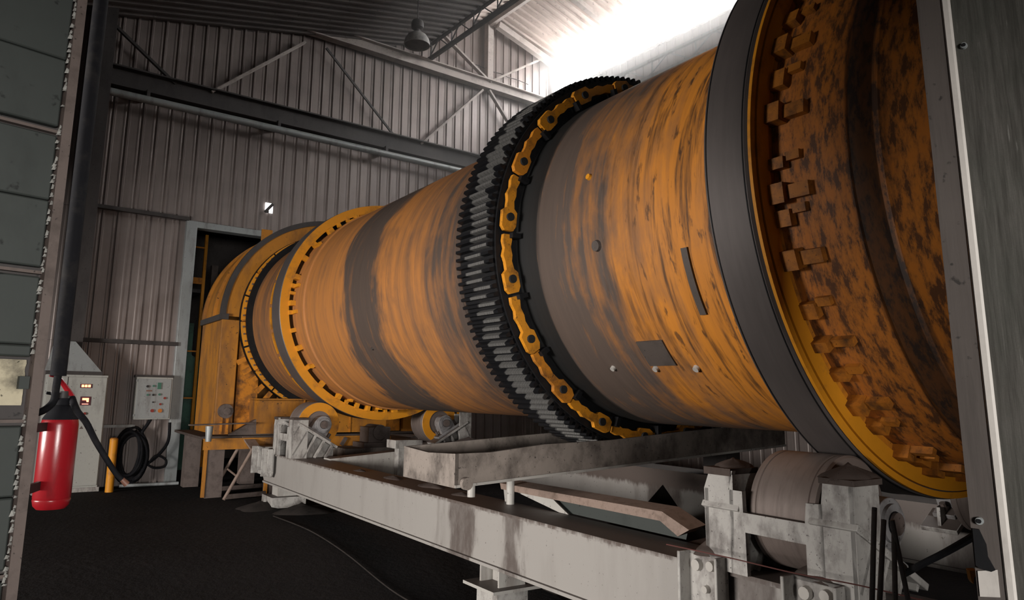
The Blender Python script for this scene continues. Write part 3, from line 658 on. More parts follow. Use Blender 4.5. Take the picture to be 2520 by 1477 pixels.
heap('dust_heap', -1.36, 2.69, ZT+.07, .13, .15, .13, 'pointed dust heap on the clip beside the near roller stand', seed=2)
heap('dust_heap', -1.36, 2.0, ZT+.07, .13, .16, .09, 'low dust heap on the clip at the foot of the near roller stand', seed=3)
g = MDi @ on_floor(655, 1262, 0); heap('dust_heap', -1.62, 11.0, -2.965, .36, .34, .12, 'dust mound in front of the low white post pad', seed=4, mat='ground_dust')
heap('dust_heap', -1.22, 10.35, -2.955, .40, .40, .14, 'dust mound piled beside the low white post pad under the beam', seed=5, mat='ground_dust')
heap('dust_heap', 1.23, 9.9, ZT+.17, .25, .30, .10, 'dust heap on the far side beam near the ribbed pedestal', seed=6)
heap('dust_heap', 2.3, 7.5, -2.95, 1.3, 1.6, .75, 'large dust heap beneath the drum behind the trough', seed=8, mat='ground_dust')
heap('dust_heap', .12, 4.6, -3.02, .85, 1.5, .98, 'dark dust heap under the drum behind the tilted cover', seed=9, mat='ground_dust')

# ================================================================== ROLLER STATIONS
def roller(yc, Rt, s, name, label, lift=0, yellow=False, u_plate=True):
    r = .315; q = Rt+r+.001; cx, cz = s*q*.5, -q*.866; zt = ZT+lift
    t = thing('roller_station', label, 'roller', (s*1.1, yc, zt), True)
    yr0, yr1 = yc-.215, yc+.205
    rl = part('roller', MB().rev([(.06, yr0), (r*.62, yr0), (r*.66, yr0+.03), (r*.80, yr0+.03), (r*.84, yr0), (r-.012, yr0), (r, yr0+.012), (r, yr0+.045), (r-.005, yr0+.05), (r, yr0+.055), (r, yr1-.055), (r-.005, yr1-.05), (r, yr1-.045), (r, yr1-.012), (r-.012, yr1), (r*.84, yr1), (r*.8, yr1-.03), (r*.66, yr1-.03), (r*.62, yr1), (.06, yr1)], 72, (cx, cz)), 'roller', t, 'steel support roller', 28)
    if yellow:
        part('painted_face', MB().ring(r-.006, r*.60, yr0-.012, yr0+.004, 48, (cx, cz)), 'yellow', rl, 'yellow painted roller face', sub=True)
    mb = MB(); mb.cyl((cx, yc-.46, cz), (cx, yc+.46, cz), .055, n=20); part('shaft', mb, 'brown_steel', t)
    n = V((s*.5, 0, -.866)); tt = V((.866, 0, s*.5))
    for e in (-1, 1):
        yb = yc+e*.345
        mb = MB(); mb.cyl((cx, yb-.075, cz), (cx, yb+.075, cz), .125, n=28); mb.obox(V((cx, yb, cz))+n*.08, tt, (0, 1, 0), n, .13, .07, .075); mb.obox(V((cx, yb, cz))+n*.14, tt, (0, 1, 0), n, .22, .08, .018)
        bh = part('bearing_housing', mb, 'grey_cast', t, bevel=.006)
        mb = MB(); mb.cyl((cx, yb-.075, cz), (cx, yb-.095, cz), .095, n=24); part('bearing_cover', mb, 'grey_cast', bh, sub=True)
        mb = MB(); mb.cyl((cx, yb-.095, cz), (cx, yb-.10, cz), .06, n=20); part('bearing_bore', mb, 'grease', bh, sub=True)
        for k in (-1, 1):
            c = V((cx, yb, cz))+n*.11+tt*k*.18; mb = MB(); mb.cyl(c, c-n*.06, .022, n=8); part('bolt', mb, 'brown_steel', bh, sub=True)
        top = V((cx, yb, cz))+n*.175
        mb = MB(); mb.obox(top, tt, (0, 1, 0), n, .34, .13, .018); pd = part('pedestal_plate', mb, 'white_dirty', t, bevel=.004)
        a0, a1 = top-tt*.32, top+tt*.32; lo, hi = (a0, a1) if a0.z < a1.z else (a1, a0)
        zl = min(lo.z-.02, zt+.05)
        mb = MB(); mb.prism([(hi.x, hi.z), (lo.x, lo.z), (lo.x, zt), (hi.x, zt)], lambda x, z: (x, yb-.012, z), lambda x, z: (x, yb+.012, z)); part('pedestal_web', mb, 'white_dirty', t)
        for k in (-.31, -.17, -.02, .13, .27):
            p0 = top+tt*k; 
            L = (p0.z-zt)/.866
            if L < .03: continue
            p1 = p0+n*L
            if s*p1.x > 1.44: L = (1.44-s*p0.x)/.5; p1 = p0+n*max(L, .02)
            mb = MB(); mb.obox((p0+p1)/2, n, (0, 1, 0), tt, (p1-p0).length/2, .115, .011); part('pedestal_rib', mb, 'white_dirty', pd, sub=True)
    if u_plate:
        o0 = yc-2.245
        poly = [(2.66, -1.66), (2.705, -1.77), (2.70, -2.2), (2.42, -2.2), (2.425, -1.975), (2.055, -1.975), (2.055, -2.2), (1.79, -2.2), (1.785, -1.665), (1.946, -1.665), (1.960, -1.77), (2.045, -1.775), (2.055, -1.873), (2.435, -1.873), (2.438, -1.762), (2.53, -1.762), (2.50, -1.66)]
        xa, xb = s*1.455, s*1.425
        part('side_plate', MB().prism(poly, lambda y, z: (xa, y+o0, z+lift), lambda y, z: (xb, y+o0, z+lift)), 'white_dirty', t, 'white cut side plate', 0)
        for ya, yb_, z1 in ((1.785, 1.81, -1.665), (2.675, 2.70, -1.77), (1.955, 1.975, -1.77), (2.50, 2.525, -1.68)):
            mb = MB(); mb.box(min(xa, s*1.24), max(xa, s*1.24), ya+o0, yb_+o0, zt, z1+lift); part('side_rib', mb, 'white_dirty', t)
        mb = MB(); mb.box(min(s*1.46, s*1.22), max(s*1.46, s*1.22), 1.775+o0, 1.965+o0, -1.668+lift, -1.64+lift); part('cap_plate', mb, 'dust', t); mb = MB(); mb.box(min(s*1.46, s*1.22), max(s*1.46, s*1.22), 2.51+o0, 2.70+o0, -1.69+lift, -1.65+lift); part('cap_plate', mb, 'dust', t)
    return t
roller(2.245, RC, -1, 'near', 'white-plated roller station under the broad dark tyre, with grey roller turned up')
roller(10.66, RA, -1, 'far', 'grey ribbed roller station with yellow roller face beside the step ladder', yellow=True)
roller(10.66, RA, 1, 'farR', 'ribbed roller station seen under the drum beyond the cross beam', lift=.17, yellow=True)
roller(2.245, RC, 1, 'nearR', 'roller station in the dark under the drum opposite the white-plated one', lift=.17)
heap('dust_heap', -1.31, 2.61, -1.648, .12, .10, .05, 'crusted dust lump on the roller station upright beside the tilted cover', seed=11)
heap('dust_heap', -1.30, 1.90, -1.638, .16, .13, .07, 'dust lump spilling over the roller station upright under the yellow tyre face', seed=12)

# ================================================================== TROUGH, COVER AND BITS ON THE FRAME
tr = thing('grease_trough', 'crusted grey trough crossing under the girth gear', 'trough', (0, 4.85, -1.9), True)
TS = .05
def tz(x, z): return z+TS*(x+2.1)
xa, xb, ya, yb, z0, z1 = -2.1, 1.7, 4.46, 5.30, -1.93, -1.69
def wallp(poly): return poly
mb = MB(); mb.prism([(xa+.0, tz(xa, z0)), (xb, tz(xb, z0)), (xb, tz(xb, z1)), (.3, tz(.3, z1)), (-.6, tz(-.6, z1)-.012), (-1.3, tz(-1.3, z1)+.006), (-1.8, tz(-1.8, z1)-.014), (xa, tz(xa, z1))], lambda x, z: (x, ya, z), lambda x, z: (x, ya+.03, z)); part('front_wall', mb, 'concrete', tr, smooth=0)
mb = MB(); mb.prism([(xa, tz(xa, z0)), (xb, tz(xb, z0)), (xb, tz(xb, z1)+.02), (xa, tz(xa, z1)+.0)], lambda x, z: (x, yb-.03, z), lambda x, z: (x, yb, z)); part('back_wall', mb, 'concrete', tr, smooth=0)
mb = MB(); mb.prism([(ya, z0), (yb, z0), (yb, z1), ((ya+yb)/2, z1-.02), (ya, z1)], lambda y, z: (xa-.002, y, z), lambda y, z: (xa+.03, y, z)); part('end_wall', mb, 'concrete', tr, smooth=0)
mb = MB(); mb.prism([(xa, z0), (xb, tz(xb, z0)), (xb, tz(xb, z0)+.02), (xa, z0+.02)], lambda x, z: (x, ya-.012, z), lambda x, z: (x, yb, z)); part('bottom_plate', mb, 'white', tr, smooth=0)
mb = MB(); mb.prism([(xa+.03, z0+.02), (xb, tz(xb, z0)+.02), (xb, tz(xb, z0)+.05), (xa+.03, z0+.05)], lambda x, z: (x, ya+.03, z), lambda x, z: (x, yb-.03, z)); part('grease_fill', mb, 'grease', tr, smooth=0)
mb = MB(); mb.cyl((-2.02, ya-.01, z0+.03), (-2.02, ya-.05, z0+.03), .045, n=14); part('drain_plug', mb, 'concrete', tr)
mb = MB(); mb.cyl((-1.84, 4.66, z0+.02), (-1.84, 4.66, z0-.10), .03, n=12); part('drain_stub', mb, 'white', tr)
mb = MB(); mb.cyl((-1.12, 5.2, ZT), (-1.12, 5.2, tz(-1.12, z0)), .035, n=14); part('support_leg', mb, 'white', tr)
mb = MB(); mb.box(1.1, 1.3, 4.7, 5.0, ZT+.17, tz(1.2, z0)); part('support_leg', mb, 'dark_steel', tr)
# tilted cover panel
cv = thing('tilted_cover', 'bent steel cover lying tilted along the white beam beside the near roller', 'cover', (-1.0, 4.3, ZT), True)
xo = -1.0
mb = MB(); mb.prism([(5.40, -2.045), (3.40, -2.022), (3.16, -2.105), (3.26, -2.16), (3.42, -2.085), (5.38, -2.095)], lambda y, z: (xo-.10, y, z), lambda y, z: (xo+.06, y, z+.02)); part('top_sheet', mb, 'rust_light', cv, 'dirt-crusted brown top edge', 0)
mb = MB(); mb.prism([(4.72, -2.075), (3.42, -2.07), (3.28, -2.13), (3.30, -2.198), (4.60, -2.198)], lambda y, z: (xo+.02, y, z), lambda y, z: (xo+.035, y, z)); part('side_web', mb, 'door_leaf', cv, 'dull greenish underside', 0)
mb = MB(); mb.prism([(5.36, -2.09), (4.74, -2.09), (4.50, -2.198), (4.62, -2.198)], lambda y, z: (xo-.03, y, z), lambda y, z: (xo-.015, y, z)); part('end_gusset', mb, 'white', cv, 'clean white gusset', 0)
mb = MB(); mb.prism([(-.03, -2.06), (.03, -2.06), (.03, -2.2), (-.01, -2.2)], lambda x, z: (xo-.06+x, 5.30, z), lambda x, z: (xo-.06+x, 5.36, z)); part('stub_leg', mb, 'white', cv)
# loose debris on the frame top
for k, (x, y, sx) in enumerate(((-1.15, 6.6, .09), (-1.2, 7.4, .07), (-1.22, 8.3, .05), (-1.2, 5.9, .06))): heap('dust_heap', x, y, ZT, sx*1.4, sx*2.6, sx*.5, 'thin drift of dust along the top of the white beam', seed=20+k, group='dust drifts on the white beam')
# red wire and dark hose across the near clips
mb = MB(); P_ = [MDi @ hit(px, py, e1, D(-1.60, 0, 0)) for px, py in ((1640, 1340), (1790, 1372), (1960, 1412), (2110, 1440), (2330, 1492))]
mb.tube(spline(P_, 5), .0035, 6); solo('red_wire', mb, 'wire_red', 'thin reddish wire stretched past the bolted clips', 'wire', True)
mb = MB(); P_ = [at_depth(2240, 1420, 4.6), at_depth(2420, 1320, 4.0), at_depth(2460, 1300, 3.8)]
P_ = [on_floor(2140, 1470, .30), at_depth(2240, 1405, 3.6), at_depth(2330, 1358, 3.3), at_depth(2440, 1295, 2.9)]
mb.tube(spline(P_, 5), .016, 8); solo('cable', mb, 'black', 'black cable slanting up from the frame end to the weathered column', 'cable')
pts = [on_floor(px, py, -.02) for px, py in ((672, 1276), (760, 1310), (850, 1345), (960, 1390), (1060, 1437), (1150, 1490))]
for q in pts: q.z = hfloor(q.x, q.y)+.004
mb = MB(); mb.tube(spline(pts, 5), .007, 6); solo('ground_cable', mb, 'ground_dust', 'thin cable lying on the black ground alongside the white beam', 'cable')
# bundle of rods in the dark behind the near station
for k, (px0, py0, px1, py1) in enumerate(((2152, 1250, 2130, 1375), (2175, 1280, 2145, 1400), (2200, 1310, 2190, 1385), (2195, 1280, 2232, 1365))):
    a = hit(px0, py0, dd, D(0, 1.35, 0)); b = hit(px1, py1, dd, D(0, 1.3, 0)); b.z -= .25; mb = MB(); mb.cyl(a, b, .010, n=8)
    solo('steel_rod', mb, 'grey_cast', 'thin rod leaning in the dark beside the near roller station', 'rod', group='rods leaning by the near roller')

# ================================================================== THINGS BY THE END WALL
YC = 14.8
cab = thing('control_cabinet', 'tall off-white control cabinet with red displays and sloping duct hood', 'cabinet', (1.9, 15.0, 0))
mb = MB(); mb.box(1.42, 2.36, YC, 15.02, 0.0, 1.97); part('body', mb, 'cabinet', cab, bevel=.01)
mb = MB(); mb.box(1.44, 2.34, YC-.02, YC-.001, .10, 1.93); dr = part('door', mb, 'cabinet', cab, bevel=.006)
mb = MB(); mb.box(1.735, 1.745, YC-.024, YC-.019, .10, 1.93); part('door_seam', mb, 'dark_steel', dr, sub=True)
mb = MB(); mb.box(1.40, 2.38, YC-.02, 15.04, -.02, .07); part('plinth', mb, 'white_dirty', cab)
mb = MB(); mb.add([(1.40, YC, 2.03), (2.24, YC, 2.03), (2.24, 15.0, 2.03), (1.40, 15.0, 2.03), (1.50, YC+.05, 2.54), (1.80, YC+.05, 2.54), (1.80, 15.0, 2.54), (1.50, 15.0, 2.54)], [(0, 1, 5, 4), (1, 2, 6, 5), (2, 3, 7, 6), (3, 0, 4, 7), (4, 5, 6, 7), (3, 2, 1, 0)]); part('duct_hood', mb, 'galv', cab, 'sloping galvanised hood', 0)
mb = MB(); mb.box(1.42, 2.26, YC+.01, 15.0, 1.97, 2.03); part('hood_collar', mb, 'dark_steel', cab)
def on_cab(px, py): return on_y(px, py, YC-.022)
p = on_cab(212, 950); mb = MB(); mb.box(p.x-.09, p.x+.09, YC-.03, YC-.02, p.z-.035, p.z+.035); q = part('display', mb, 'bezel', cab)
for k in (-1, 0, 1):
    mb = MB(); mb.box(p.x+k*.05-.02, p.x+k*.05+.02, YC-.034, YC-.030, p.z-.022, p.z+.022); part('display_digit', mb, 'led', q, 'glowing red digit', sub=True)
p = on_cab(210, 987); mb = MB(); mb.box(p.x-.08, p.x+.08, YC-.03, YC-.02, p.z-.075, p.z+.075); q = part('display', mb, 'bezel', cab)
mb = MB(); mb.prism([(-.05, .05), (.05, .05), (.05, -.02), (.02, -.02), (.01, .012), (-.05, .012)], lambda x, z: (p.x+x, YC-.034, p.z+z), lambda x, z: (p.x+x, YC-.030, p.z+z)); part('display_digit', mb, 'led', q, sub=True)
mb = MB(); mb.box(p.x-.05, p.x+.05, YC-.034, YC-.030, p.z-.06, p.z-.045); part('display_digit', mb, 'led_dim', q, sub=True)
p = on_cab(208, 1018); mb = MB(); mb.cyl((p.x, YC-.02, p.z), (p.x, YC-.05, p.z), .022, n=14); part('rotary_knob', mb, 'knob_red', cab)
for px, py in ((181, 993), (200, 1053)):
    p = on_cab(px, py); mb = MB(); mb.prism([(-.03, -.02), (.03, -.02), (0, .03)], lambda x, z: (p.x+x, YC-.023, p.z+z), lambda x, z: (p.x+x, YC-.02, p.z+z)); part('warning_mark', mb, 'brown_steel', cab)
mb = MB(); mb.box(2.36, 2.95, 15.28, 15.34, 1.05, 1.10); solo('wall_rail', mb, 'galv', 'short pale rail between the cabinet and the cable coil', 'rail')

YP = 15.22
pb = thing('control_box', 'shallow grey wall box with push buttons beside the door jamb', 'control box', (3.2, YP+.1, 1.2))
mb = MB(); mb.box(2.90, 3.53, YP, 15.44, 1.19, 1.97); part('body', mb, 'cabinet', pb, bevel=.008)
mb = MB(); mb.box(2.88, 3.55, YP+.05, 15.44, 1.965, 2.01); part('rain_cap', mb, 'dark_steel', pb)
mb = MB(); mb.box(2.92, 3.50, YP-.015, YP-.001, 1.21, 1.94); part('door', mb, 'galv', pb, bevel=.004)
for px, py, r, mt in ((363, 951, .022, 'knob_black'), (378, 950, .018, 'knob_green'), (363, 972, .018, 'knob_green'), (377, 972, .02, 'knob_black'), (392, 971, .02, 'knob_green'), (405, 980, .022, 'knob_red'), (376, 990, .014, 'knob_black'), (394, 995, .02, 'knob_red'), (374, 1011, .03, 'knob_red'), (393, 1011, .036, 'knob_yellow')):
    p = on_y(px, py, YP-.015); mb = MB(); mb.cyl((p.x, YP-.012, p.z), (p.x, YP-.045, p.z), r, n=14); part('push_button', mb, mt, pb)
p = on_y(392, 950, YP-.015); mb = MB(); mb.box(p.x-.03, p.x+.03, YP-.04, YP-.012, p.z-.06, p.z+.06); part('main_switch', mb, 'knob_green', pb)
p = on_y(367, 962, YP-.015); mb = MB(); mb.box(p.x-.05, p.x+.05, YP-.02, YP-.012, p.z-.012, p.z+.012); part('name_strip', mb, 'copper', pb)
for z in (1.27, 1.90): mb = MB(); mb.box(2.885, 2.91, YP-.02, YP+.02, z-.02, z+.02); part('hinge', mb, 'galv', pb)

# cable coil below the box
cc = thing('cable_coil', 'coiled black cable hung on the wall below the control box', 'cable', (3.0, 15.2, .05))
c0 = on_y(322, 1120, 15.25); rnd = random.Random(5)
for k in range(7):
    rx, rz = .20+rnd.uniform(-.05, .06), .44+rnd.uniform(-.07, .05); ox, oz, oy = rnd.uniform(-.05, .05), rnd.uniform(-.05, .04), -.02*k+.05
    pts = [(c0.x+ox+rx*math.cos(2*math.pi*j/28), c0.y+oy+.02*math.sin(4*math.pi*j/28+k), c0.z+oz+rz*math.sin(2*math.pi*j/28)) for j in range(29)]
    mb = MB(); mb.tube(pts, .026, 8, cap=False); part('coil_turn', mb, 'black', cc)
def cpath(pxs, y, r, n=6):
    mb = MB(); mb.tube(spline([on_y(px, py, y) for px, py in pxs], n), r, 8); return mb
part('cable_tail', cpath(((372, 1030), (362, 1046), (352, 1060), (345, 1075)), 15.25, .03), 'black', cc)
part('cable_tail', cpath(((418, 1040), (414, 1085), (395, 1115), (365, 1140), (350, 1145)), 15.22, .028), 'black', cc)
part('cable_tail', cpath(((362, 1145), (385, 1122), (408, 1132), (405, 1148), (380, 1152), (360, 1142)), 15.2, .02), 'black', cc)
part('cable_tail', cpath(((352, 1155), (340, 1175), (325, 1183)), 15.2, .028), 'black', cc)
mb = MB(); mb.cyl((c0.x, 15.42, c0.z+.44), (c0.x, 15.12, c0.z+.46), .018, n=10); part('wall_peg', mb, 'dark_steel', cc)
# bollard
p = on_floor(268, 1211); bo = thing('bollard', 'yellow painted steel bollard beside the control cabinet', 'bollard', p)
mb = MB(); mb.cyl((p.x, p.y, -.02), (p.x, p.y, .88), .065, n=20); part('tube', mb, 'yellow', bo)
mb = MB(); mb.cyl((p.x, p.y, .88), (p.x, p.y, .90), .066, .05, n=20); part('cap', mb, 'yellow_dirty', bo)
mb = MB(); mb.cyl((2.75, 15.1, .035), (3.72, 15.0, .035), .03, n=10); solo('floor_pipe', mb, 'galv', 'bare steel pipe lying on the ground below the cable coil', 'pipe')

# annex items seen through the opening
pl = thing('yellow_ladder_frame', 'thin yellow access frame in the dark annex behind the jamb', 'frame', (4.2, 17.0, 0))
mb = MB(); mb.bar((4.385, 17, -.02), (4.385, 17, 5.2), .06, .07); part('upright', mb, 'yellow', pl)
mb = MB(); mb.bar((3.3, 17, -.02), (3.3, 17, 5.2), .06, .07); part('upright', mb, 'yellow', pl)
for z, h in ((4.90, .03), (4.15, .14), (2.6, .03), (1.6, .03)): mb = MB(); mb.bar((3.3, 17, z), (4.385, 17, z), .04, h); part('rail', mb, 'yellow_dirty', pl)
mb = MB(); mb.box(3.2, 4.45, 17.1, 18.2, 3.90, 3.98); part('platform', mb, 'dark_steel', pl)
pp = on_floor(488, 1163); st = thing('marked_post', 'brown steel post with yellow painted foot inside the opening', 'post', pp)
mb = MB(); mb.box(pp.x-.07, pp.x+.07, pp.y-.07, pp.y+.07, 1.3, 4.6); part('shaft', mb, 'brown_steel', st)
mb = MB(); mb.box(pp.x-.072, pp.x+.072, pp.y-.072, pp.y+.072, .12, 1.3); part('painted_foot', mb, 'yellow', st)
mb = MB(); mb.box(pp.x-.11, pp.x+.11, pp.y-.11, pp.y+.11, -.02, .12); part('base', mb, 'brown_steel', st)
gp = thing('green_panel', 'dull green sheet casing in the dark annex', 'casing', (4.5, 18.4, 0))
mb = MB(); mb.prism([(4.34, -.01), (4.95, -.01), (4.95, 2.2), (4.80, 2.5), (4.62, 2.6), (4.62, 3.35), (4.34, 3.35)], lambda x, z: (x, 18.4, z), lambda x, z: (x, 18.7, z)); part('casing', mb, 'green', gp, smooth=0)
mb = MB(); mb.box(4.40, 4.58, 18.37, 18.4, 2.7, 3.1); part('cover', mb, 'green', gp)

# step ladder
f1, f2 = on_floor(521, 1217), on_floor(550, 1233)
ldr = thing('step_ladder', 'rusty step ladder leaning against the end of the white frame', 'ladder', f1)
t1 = D(-1.62, 12.50, -2.02); t2 = D(-1.52, 12.02, -2.10)
t1 = hit(602, 1076, dd, D(0, 12.55, 0)); t2 = hit(622, 1105, dd, D(0, 12.2, 0))
f1.z += .015; f2.z += .015
for a, b in ((f1, t1), (f2, t2)): mb = MB(); mb.cyl(a, b, .026, n=10); part('stile', mb, 'rust_light', ldr)
for k in (.45, .97): mb = MB(); mb.cyl(f1.lerp(t1, k), f2.lerp(t2, k), .016, n=8); part('rung', mb, 'rust_light', ldr)
b1 = V((t1.x+.9, t1.y+.1, .02)); b2 = V((t2.x+.9, t2.y+.1, .02))
for a, b in ((t1, b1), (t2, b2)): mb = MB(); mb.cyl(a, b, .012, n=8); part('rear_stay', mb, 'rust_light', ldr)
mb = MB(); mb.bar(t1+V((.05, 0, .0)), t2+V((.05, 0, .0)), .18, .02); part('top_step', mb, 'rust_light', ldr)
# skid rails on the ground between ladder and post
for k, (pa, pb_) in enumerate((((540, 1203), (652, 1194)), ((556, 1223), (652, 1214)))):
    a, b = on_floor(*pa, .04), on_floor(*pb_, .04); mb = MB(); mb.bar(a, b, .06, .07); solo('skid_rail', mb, 'brown_steel', ('rusty rail on the ground crossing behind both ladder stiles', 'rusty rail on the ground touching the foot of the ladder')[k], 'rail', group='rails on the ground by the ladder')
mb = MB(); a = hit(514, 1068, dd, D(0, 12.3, 0)); mb.box(a.x-.05, a.x+.05, a.y-.05, a.y+.05, a.z-.12, a.z+.12)
hk = thing('hanging_can', 'small pale can hanging on the shelf edge below the hood', 'can', a)
mb = MB(); mb.cyl((a.x, a.y, a.z-.12), (a.x, a.y, a.z+.12), .045, .06, n=14); part('can_body', mb, 'galv', hk)
mb = MB(); mb.bar(a+V((-.3, .0, .14)), a+V((.75, .1, .16)), .12, .02); part('shelf_bar', mb, 'brown_steel', hk)
# folded sheet lying on the hood shelf
mb = MB(); c = V((-1.15, 12.62, -2.0)); mb.add([c+V(q) for q in ((-.62, -.05, 0), (.18, -.05, 0), (-.02, .0, .34), (.18, .25, 0), (-.55, .25, 0), (-.02, .22, .33))], [(0, 1, 2), (0, 2, 5, 4), (1, 3, 5, 2), (3, 4, 5), (0, 4, 3, 1)])
solo('folded_sheet', mb, 'brown_steel', 'bent rusty sheet lying on the shelf under the hood', 'sheet', True, smooth=0)
# machinery far under the drum
gb = thing('far_gearbox', 'small grey drive unit standing under the drum before the far wall', 'machine', D(-.2, 13.0, -2.0))
gb.matrix_world = MD @ Matrix.Translation((.55, 11.9, -2.2)); BASE[gb.name] = V((.55, 11.9, -2.2))
mb = MB(); mb.box(.35, .75, 11.75, 12.15, -2.12, -1.86); mb.cyl((.55, 11.72, -1.95), (.55, 12.2, -1.95), .13, n=20); part('housing', mb, 'brown_steel', gb, bevel=.01)
mb = MB(); mb.box(.25, .85, 11.7, 12.2, -2.2, -2.12); part('foot', mb, 'brown_steel', gb)
mb = MB(); mb.box(-.1, .98, 11.65, 12.3, -2.96, -2.2); part('plinth', mb, 'concrete', gb)
for k, x in enumerate((1.75, 3.0)):
    mb = MB(); mb.box(x-.05, x+.05, 13.2, 13.3, -3.05, -1.2); solo('yellow_upright', mb, 'yellow', ('yellow upright standing close beside the far ribbed roller station', 'yellow upright under the drum standing alone before the ribbed wall')[k], 'post', True, group='yellow uprights under the drum')

# ================================================================== NEAR DOOR LEAF, EXTINGUISHER, COLUMN
E0 = at_depth(122, 738, 2.40); E0.z = 0
ld = V((.978, .208, 0)); ln = V((.208, -.978, 0))     # along the leaf, and out of it toward the camera
leaf = thing('sectional_door_leaf', 'dull grey-green panelled door leaf with torn sealant along its edge', 'door', E0)
def leafp(px, py): return hit(px, py, ln, E0)
def lp_(s, z, n=0.0): return E0 + ld*s + ln*n + V((0, 0, z))
def lbox(s0, s1, z0, z1, n0, n1):
    mb = MB(); return mb.add([lp_(s, z, n) for s in (s0, s1) for n in (n0, n1) for z in (z0, z1)], [(0, 1, 3, 2), (4, 6, 7, 5), (0, 4, 5, 1), (2, 3, 7, 6), (0, 2, 6, 4), (1, 5, 7, 3)])
part('core', lbox(-4.5, -.012, -.27, 4.2, -.06, -.03), 'dark_steel', leaf)
part('edge_angle', lbox(-.026, .004, -.27, 4.2, -.075, .012), 'brown_steel', leaf, 'brown steel edge angle')
zj = [leafp(40, y).z for y in (1415, 1036, 662, 297, -75)]
zj = [zj[0]-(zj[1]-zj[0])] + zj + [zj[-1]+(zj[-1]-zj[-2])*k for k in (1, 2)]
zt_, zb_ = leafp(40, 880).z, leafp(40, 1022).z
for k in range(len(zj)-1):
    a, b = zj[k]+.016, zj[k+1]-.016
    for part_i, (c, d) in enumerate(((a, (a+b)/2-.001), ((a+b)/2+.001, b))):
        if k == 2 and part_i == 0: c = zt_+.004
        if d <= c: continue
        part('door_panel', lbox(-4.5, -.034, c, d, -.03, 0), 'door_leaf', leaf, bevel=.006)
    if k > 0: part('joint_rib', lbox(-4.5, -.028, zj[k]-.006, zj[k]+.004, -.028, -.006), 'brown_steel', leaf)
# broken-open bay: foam and the grey tab
mb = MB(); n, m = 26, 12; rnd = random.Random(2)
vs = [lp_(-1.5+(1.462)*i/n if i < n-14 else -.30+.262*(i-(n-14))/14, zb_+.03+(zt_-zb_-.035)*j/m, -.022+rnd.uniform(-.006, .006)) for j in range(m+1) for i in range(n+1)]
mb.add(vs, [(j*(n+1)+i, j*(n+1)+i+1, (j+1)*(n+1)+i+1, (j+1)*(n+1)+i) for j in range(m) for i in range(n)])
part('foam_core', mb, 'foam', leaf, 'rotten beige foam showing through the broken panel', 60)
a = leafp(48, 926); b = leafp(92, 958); s0, s1 = (a-E0).dot(ld), (b-E0).dot(ld)
part('metal_tab', lbox(s0, -.03, b.z, a.z, -.016, .004), 'door_leaf', leaf, 'small grey metal tab')
rnd = random.Random(9); mb = MB(); z = -.1
while z < 3.0:
    h = rnd.uniform(.006, .02); wv = rnd.uniform(.003, .008); sft = rnd.uniform(-.003, .003)
    if rnd.random() < .72 and not (zb_ < z < zt_):
        o = -.031+sft; q = [lp_(o-wv, z, 0), lp_(o+wv*.6, z+h*.1, .004), lp_(o+wv, z+h*.7, .006), lp_(o-wv*.4, z+h, .003), lp_(o, z+h*.5, .012)]
        mb.add(q, [(0, 1, 4), (1, 2, 4), (2, 3, 4), (3, 0, 4)])
    z += h*rnd.uniform(.7, 1.3)
part('torn_sealant', mb, 'flake', leaf, 'whitish torn sealant flakes', 0, kind='stuff')
# black cable drop beside the leaf
dp = thing('cable_drop', 'thick black sleeved cable dropping beside the door leaf and bending behind it', 'cable', at_depth(143, 920, 2.62))
p0 = at_depth(143, 925, 2.62); 
mb = MB(); mb.cyl((p0.x, p0.y, p0.z), (p0.x, p0.y, 5.0), .026, n=18); part('sleeve', mb, 'black', dp)
pts = [p0+V((0, 0, .02)), at_depth(138, 955, 2.62), at_depth(133, 985, 2.62), at_depth(118, 1003, 2.60), at_depth(96, 1015, 2.56), at_depth(70, 1018, 2.56)]
mb = MB(); mb.tube(spline(pts, 6), .0125, 12); part('cable_end', mb, 'black', dp)

# fire extinguisher
eb = at_depth(124, 1252, 2.62); r = .060
ex = thing('fire_extinguisher', 'red fire extinguisher with black hose hung beside the door leaf', 'extinguisher', eb)
et = at_depth(142, 1015, 2.62).z; h = et-eb.z
bprof = [(.001, 0), (.045, 0), (r-.004, .012), (r, .03), (r, .033), (r-.002, .036), (r, .039), (r, h-.045), (r-.003, h-.025), (r-.015, h-.008), (r-.022, h), (.001, h)]
part('cylinder', lathe_z(bprof, eb, 40), 'red', ex, 'glossy red cylinder')
part('shoulder', lathe_z([(r-.004, h-.03), (r-.002, h-.024), (r-.014, h-.004), (.035, h+.018), (.024, h+.026), (.022, h+.05), (.001, h+.05)], eb, 36), 'black', ex, 'black shoulder')
v = V((eb.x, eb.y, eb.z+h)); hd = ld
mb = MB(); mb.cyl(v+V((0, 0, .03)), v+V((0, 0, .075)), .017, n=14); mb.cyl(v+V((0, 0, .05))-hd*.03, v+V((0, 0, .05))+hd*.035, .012, n=12); part('valve', mb, 'dark_steel', ex)
mb = MB(); mb.tube(spline([v+hd*.03+V((0, 0, .055)), v+hd*.005+V((0, 0, .09)), v-hd*.025+V((0, 0, .125)), v-hd*.05+V((0, 0, .132))], 5), .011, 8, .006); part('lever', mb, 'red', ex, 'dark red squeeze lever')
mb = MB(); mb.tube(spline([v+hd*.02+V((0, 0, .045)), v-hd*.02+V((0, 0, .062)), v-hd*.055+V((0, 0, .068))], 4), .008, 8, .005); part('carry_handle', mb, 'black', ex)
mb = MB(); mb.tube([v-hd*.03+ln*.01+V((.012*math.cos(t), 0, .07+.012*math.sin(t))) for t in [k*.52 for k in range(13)]], .0022, 6); part('pull_ring', mb, 'galv', ex)
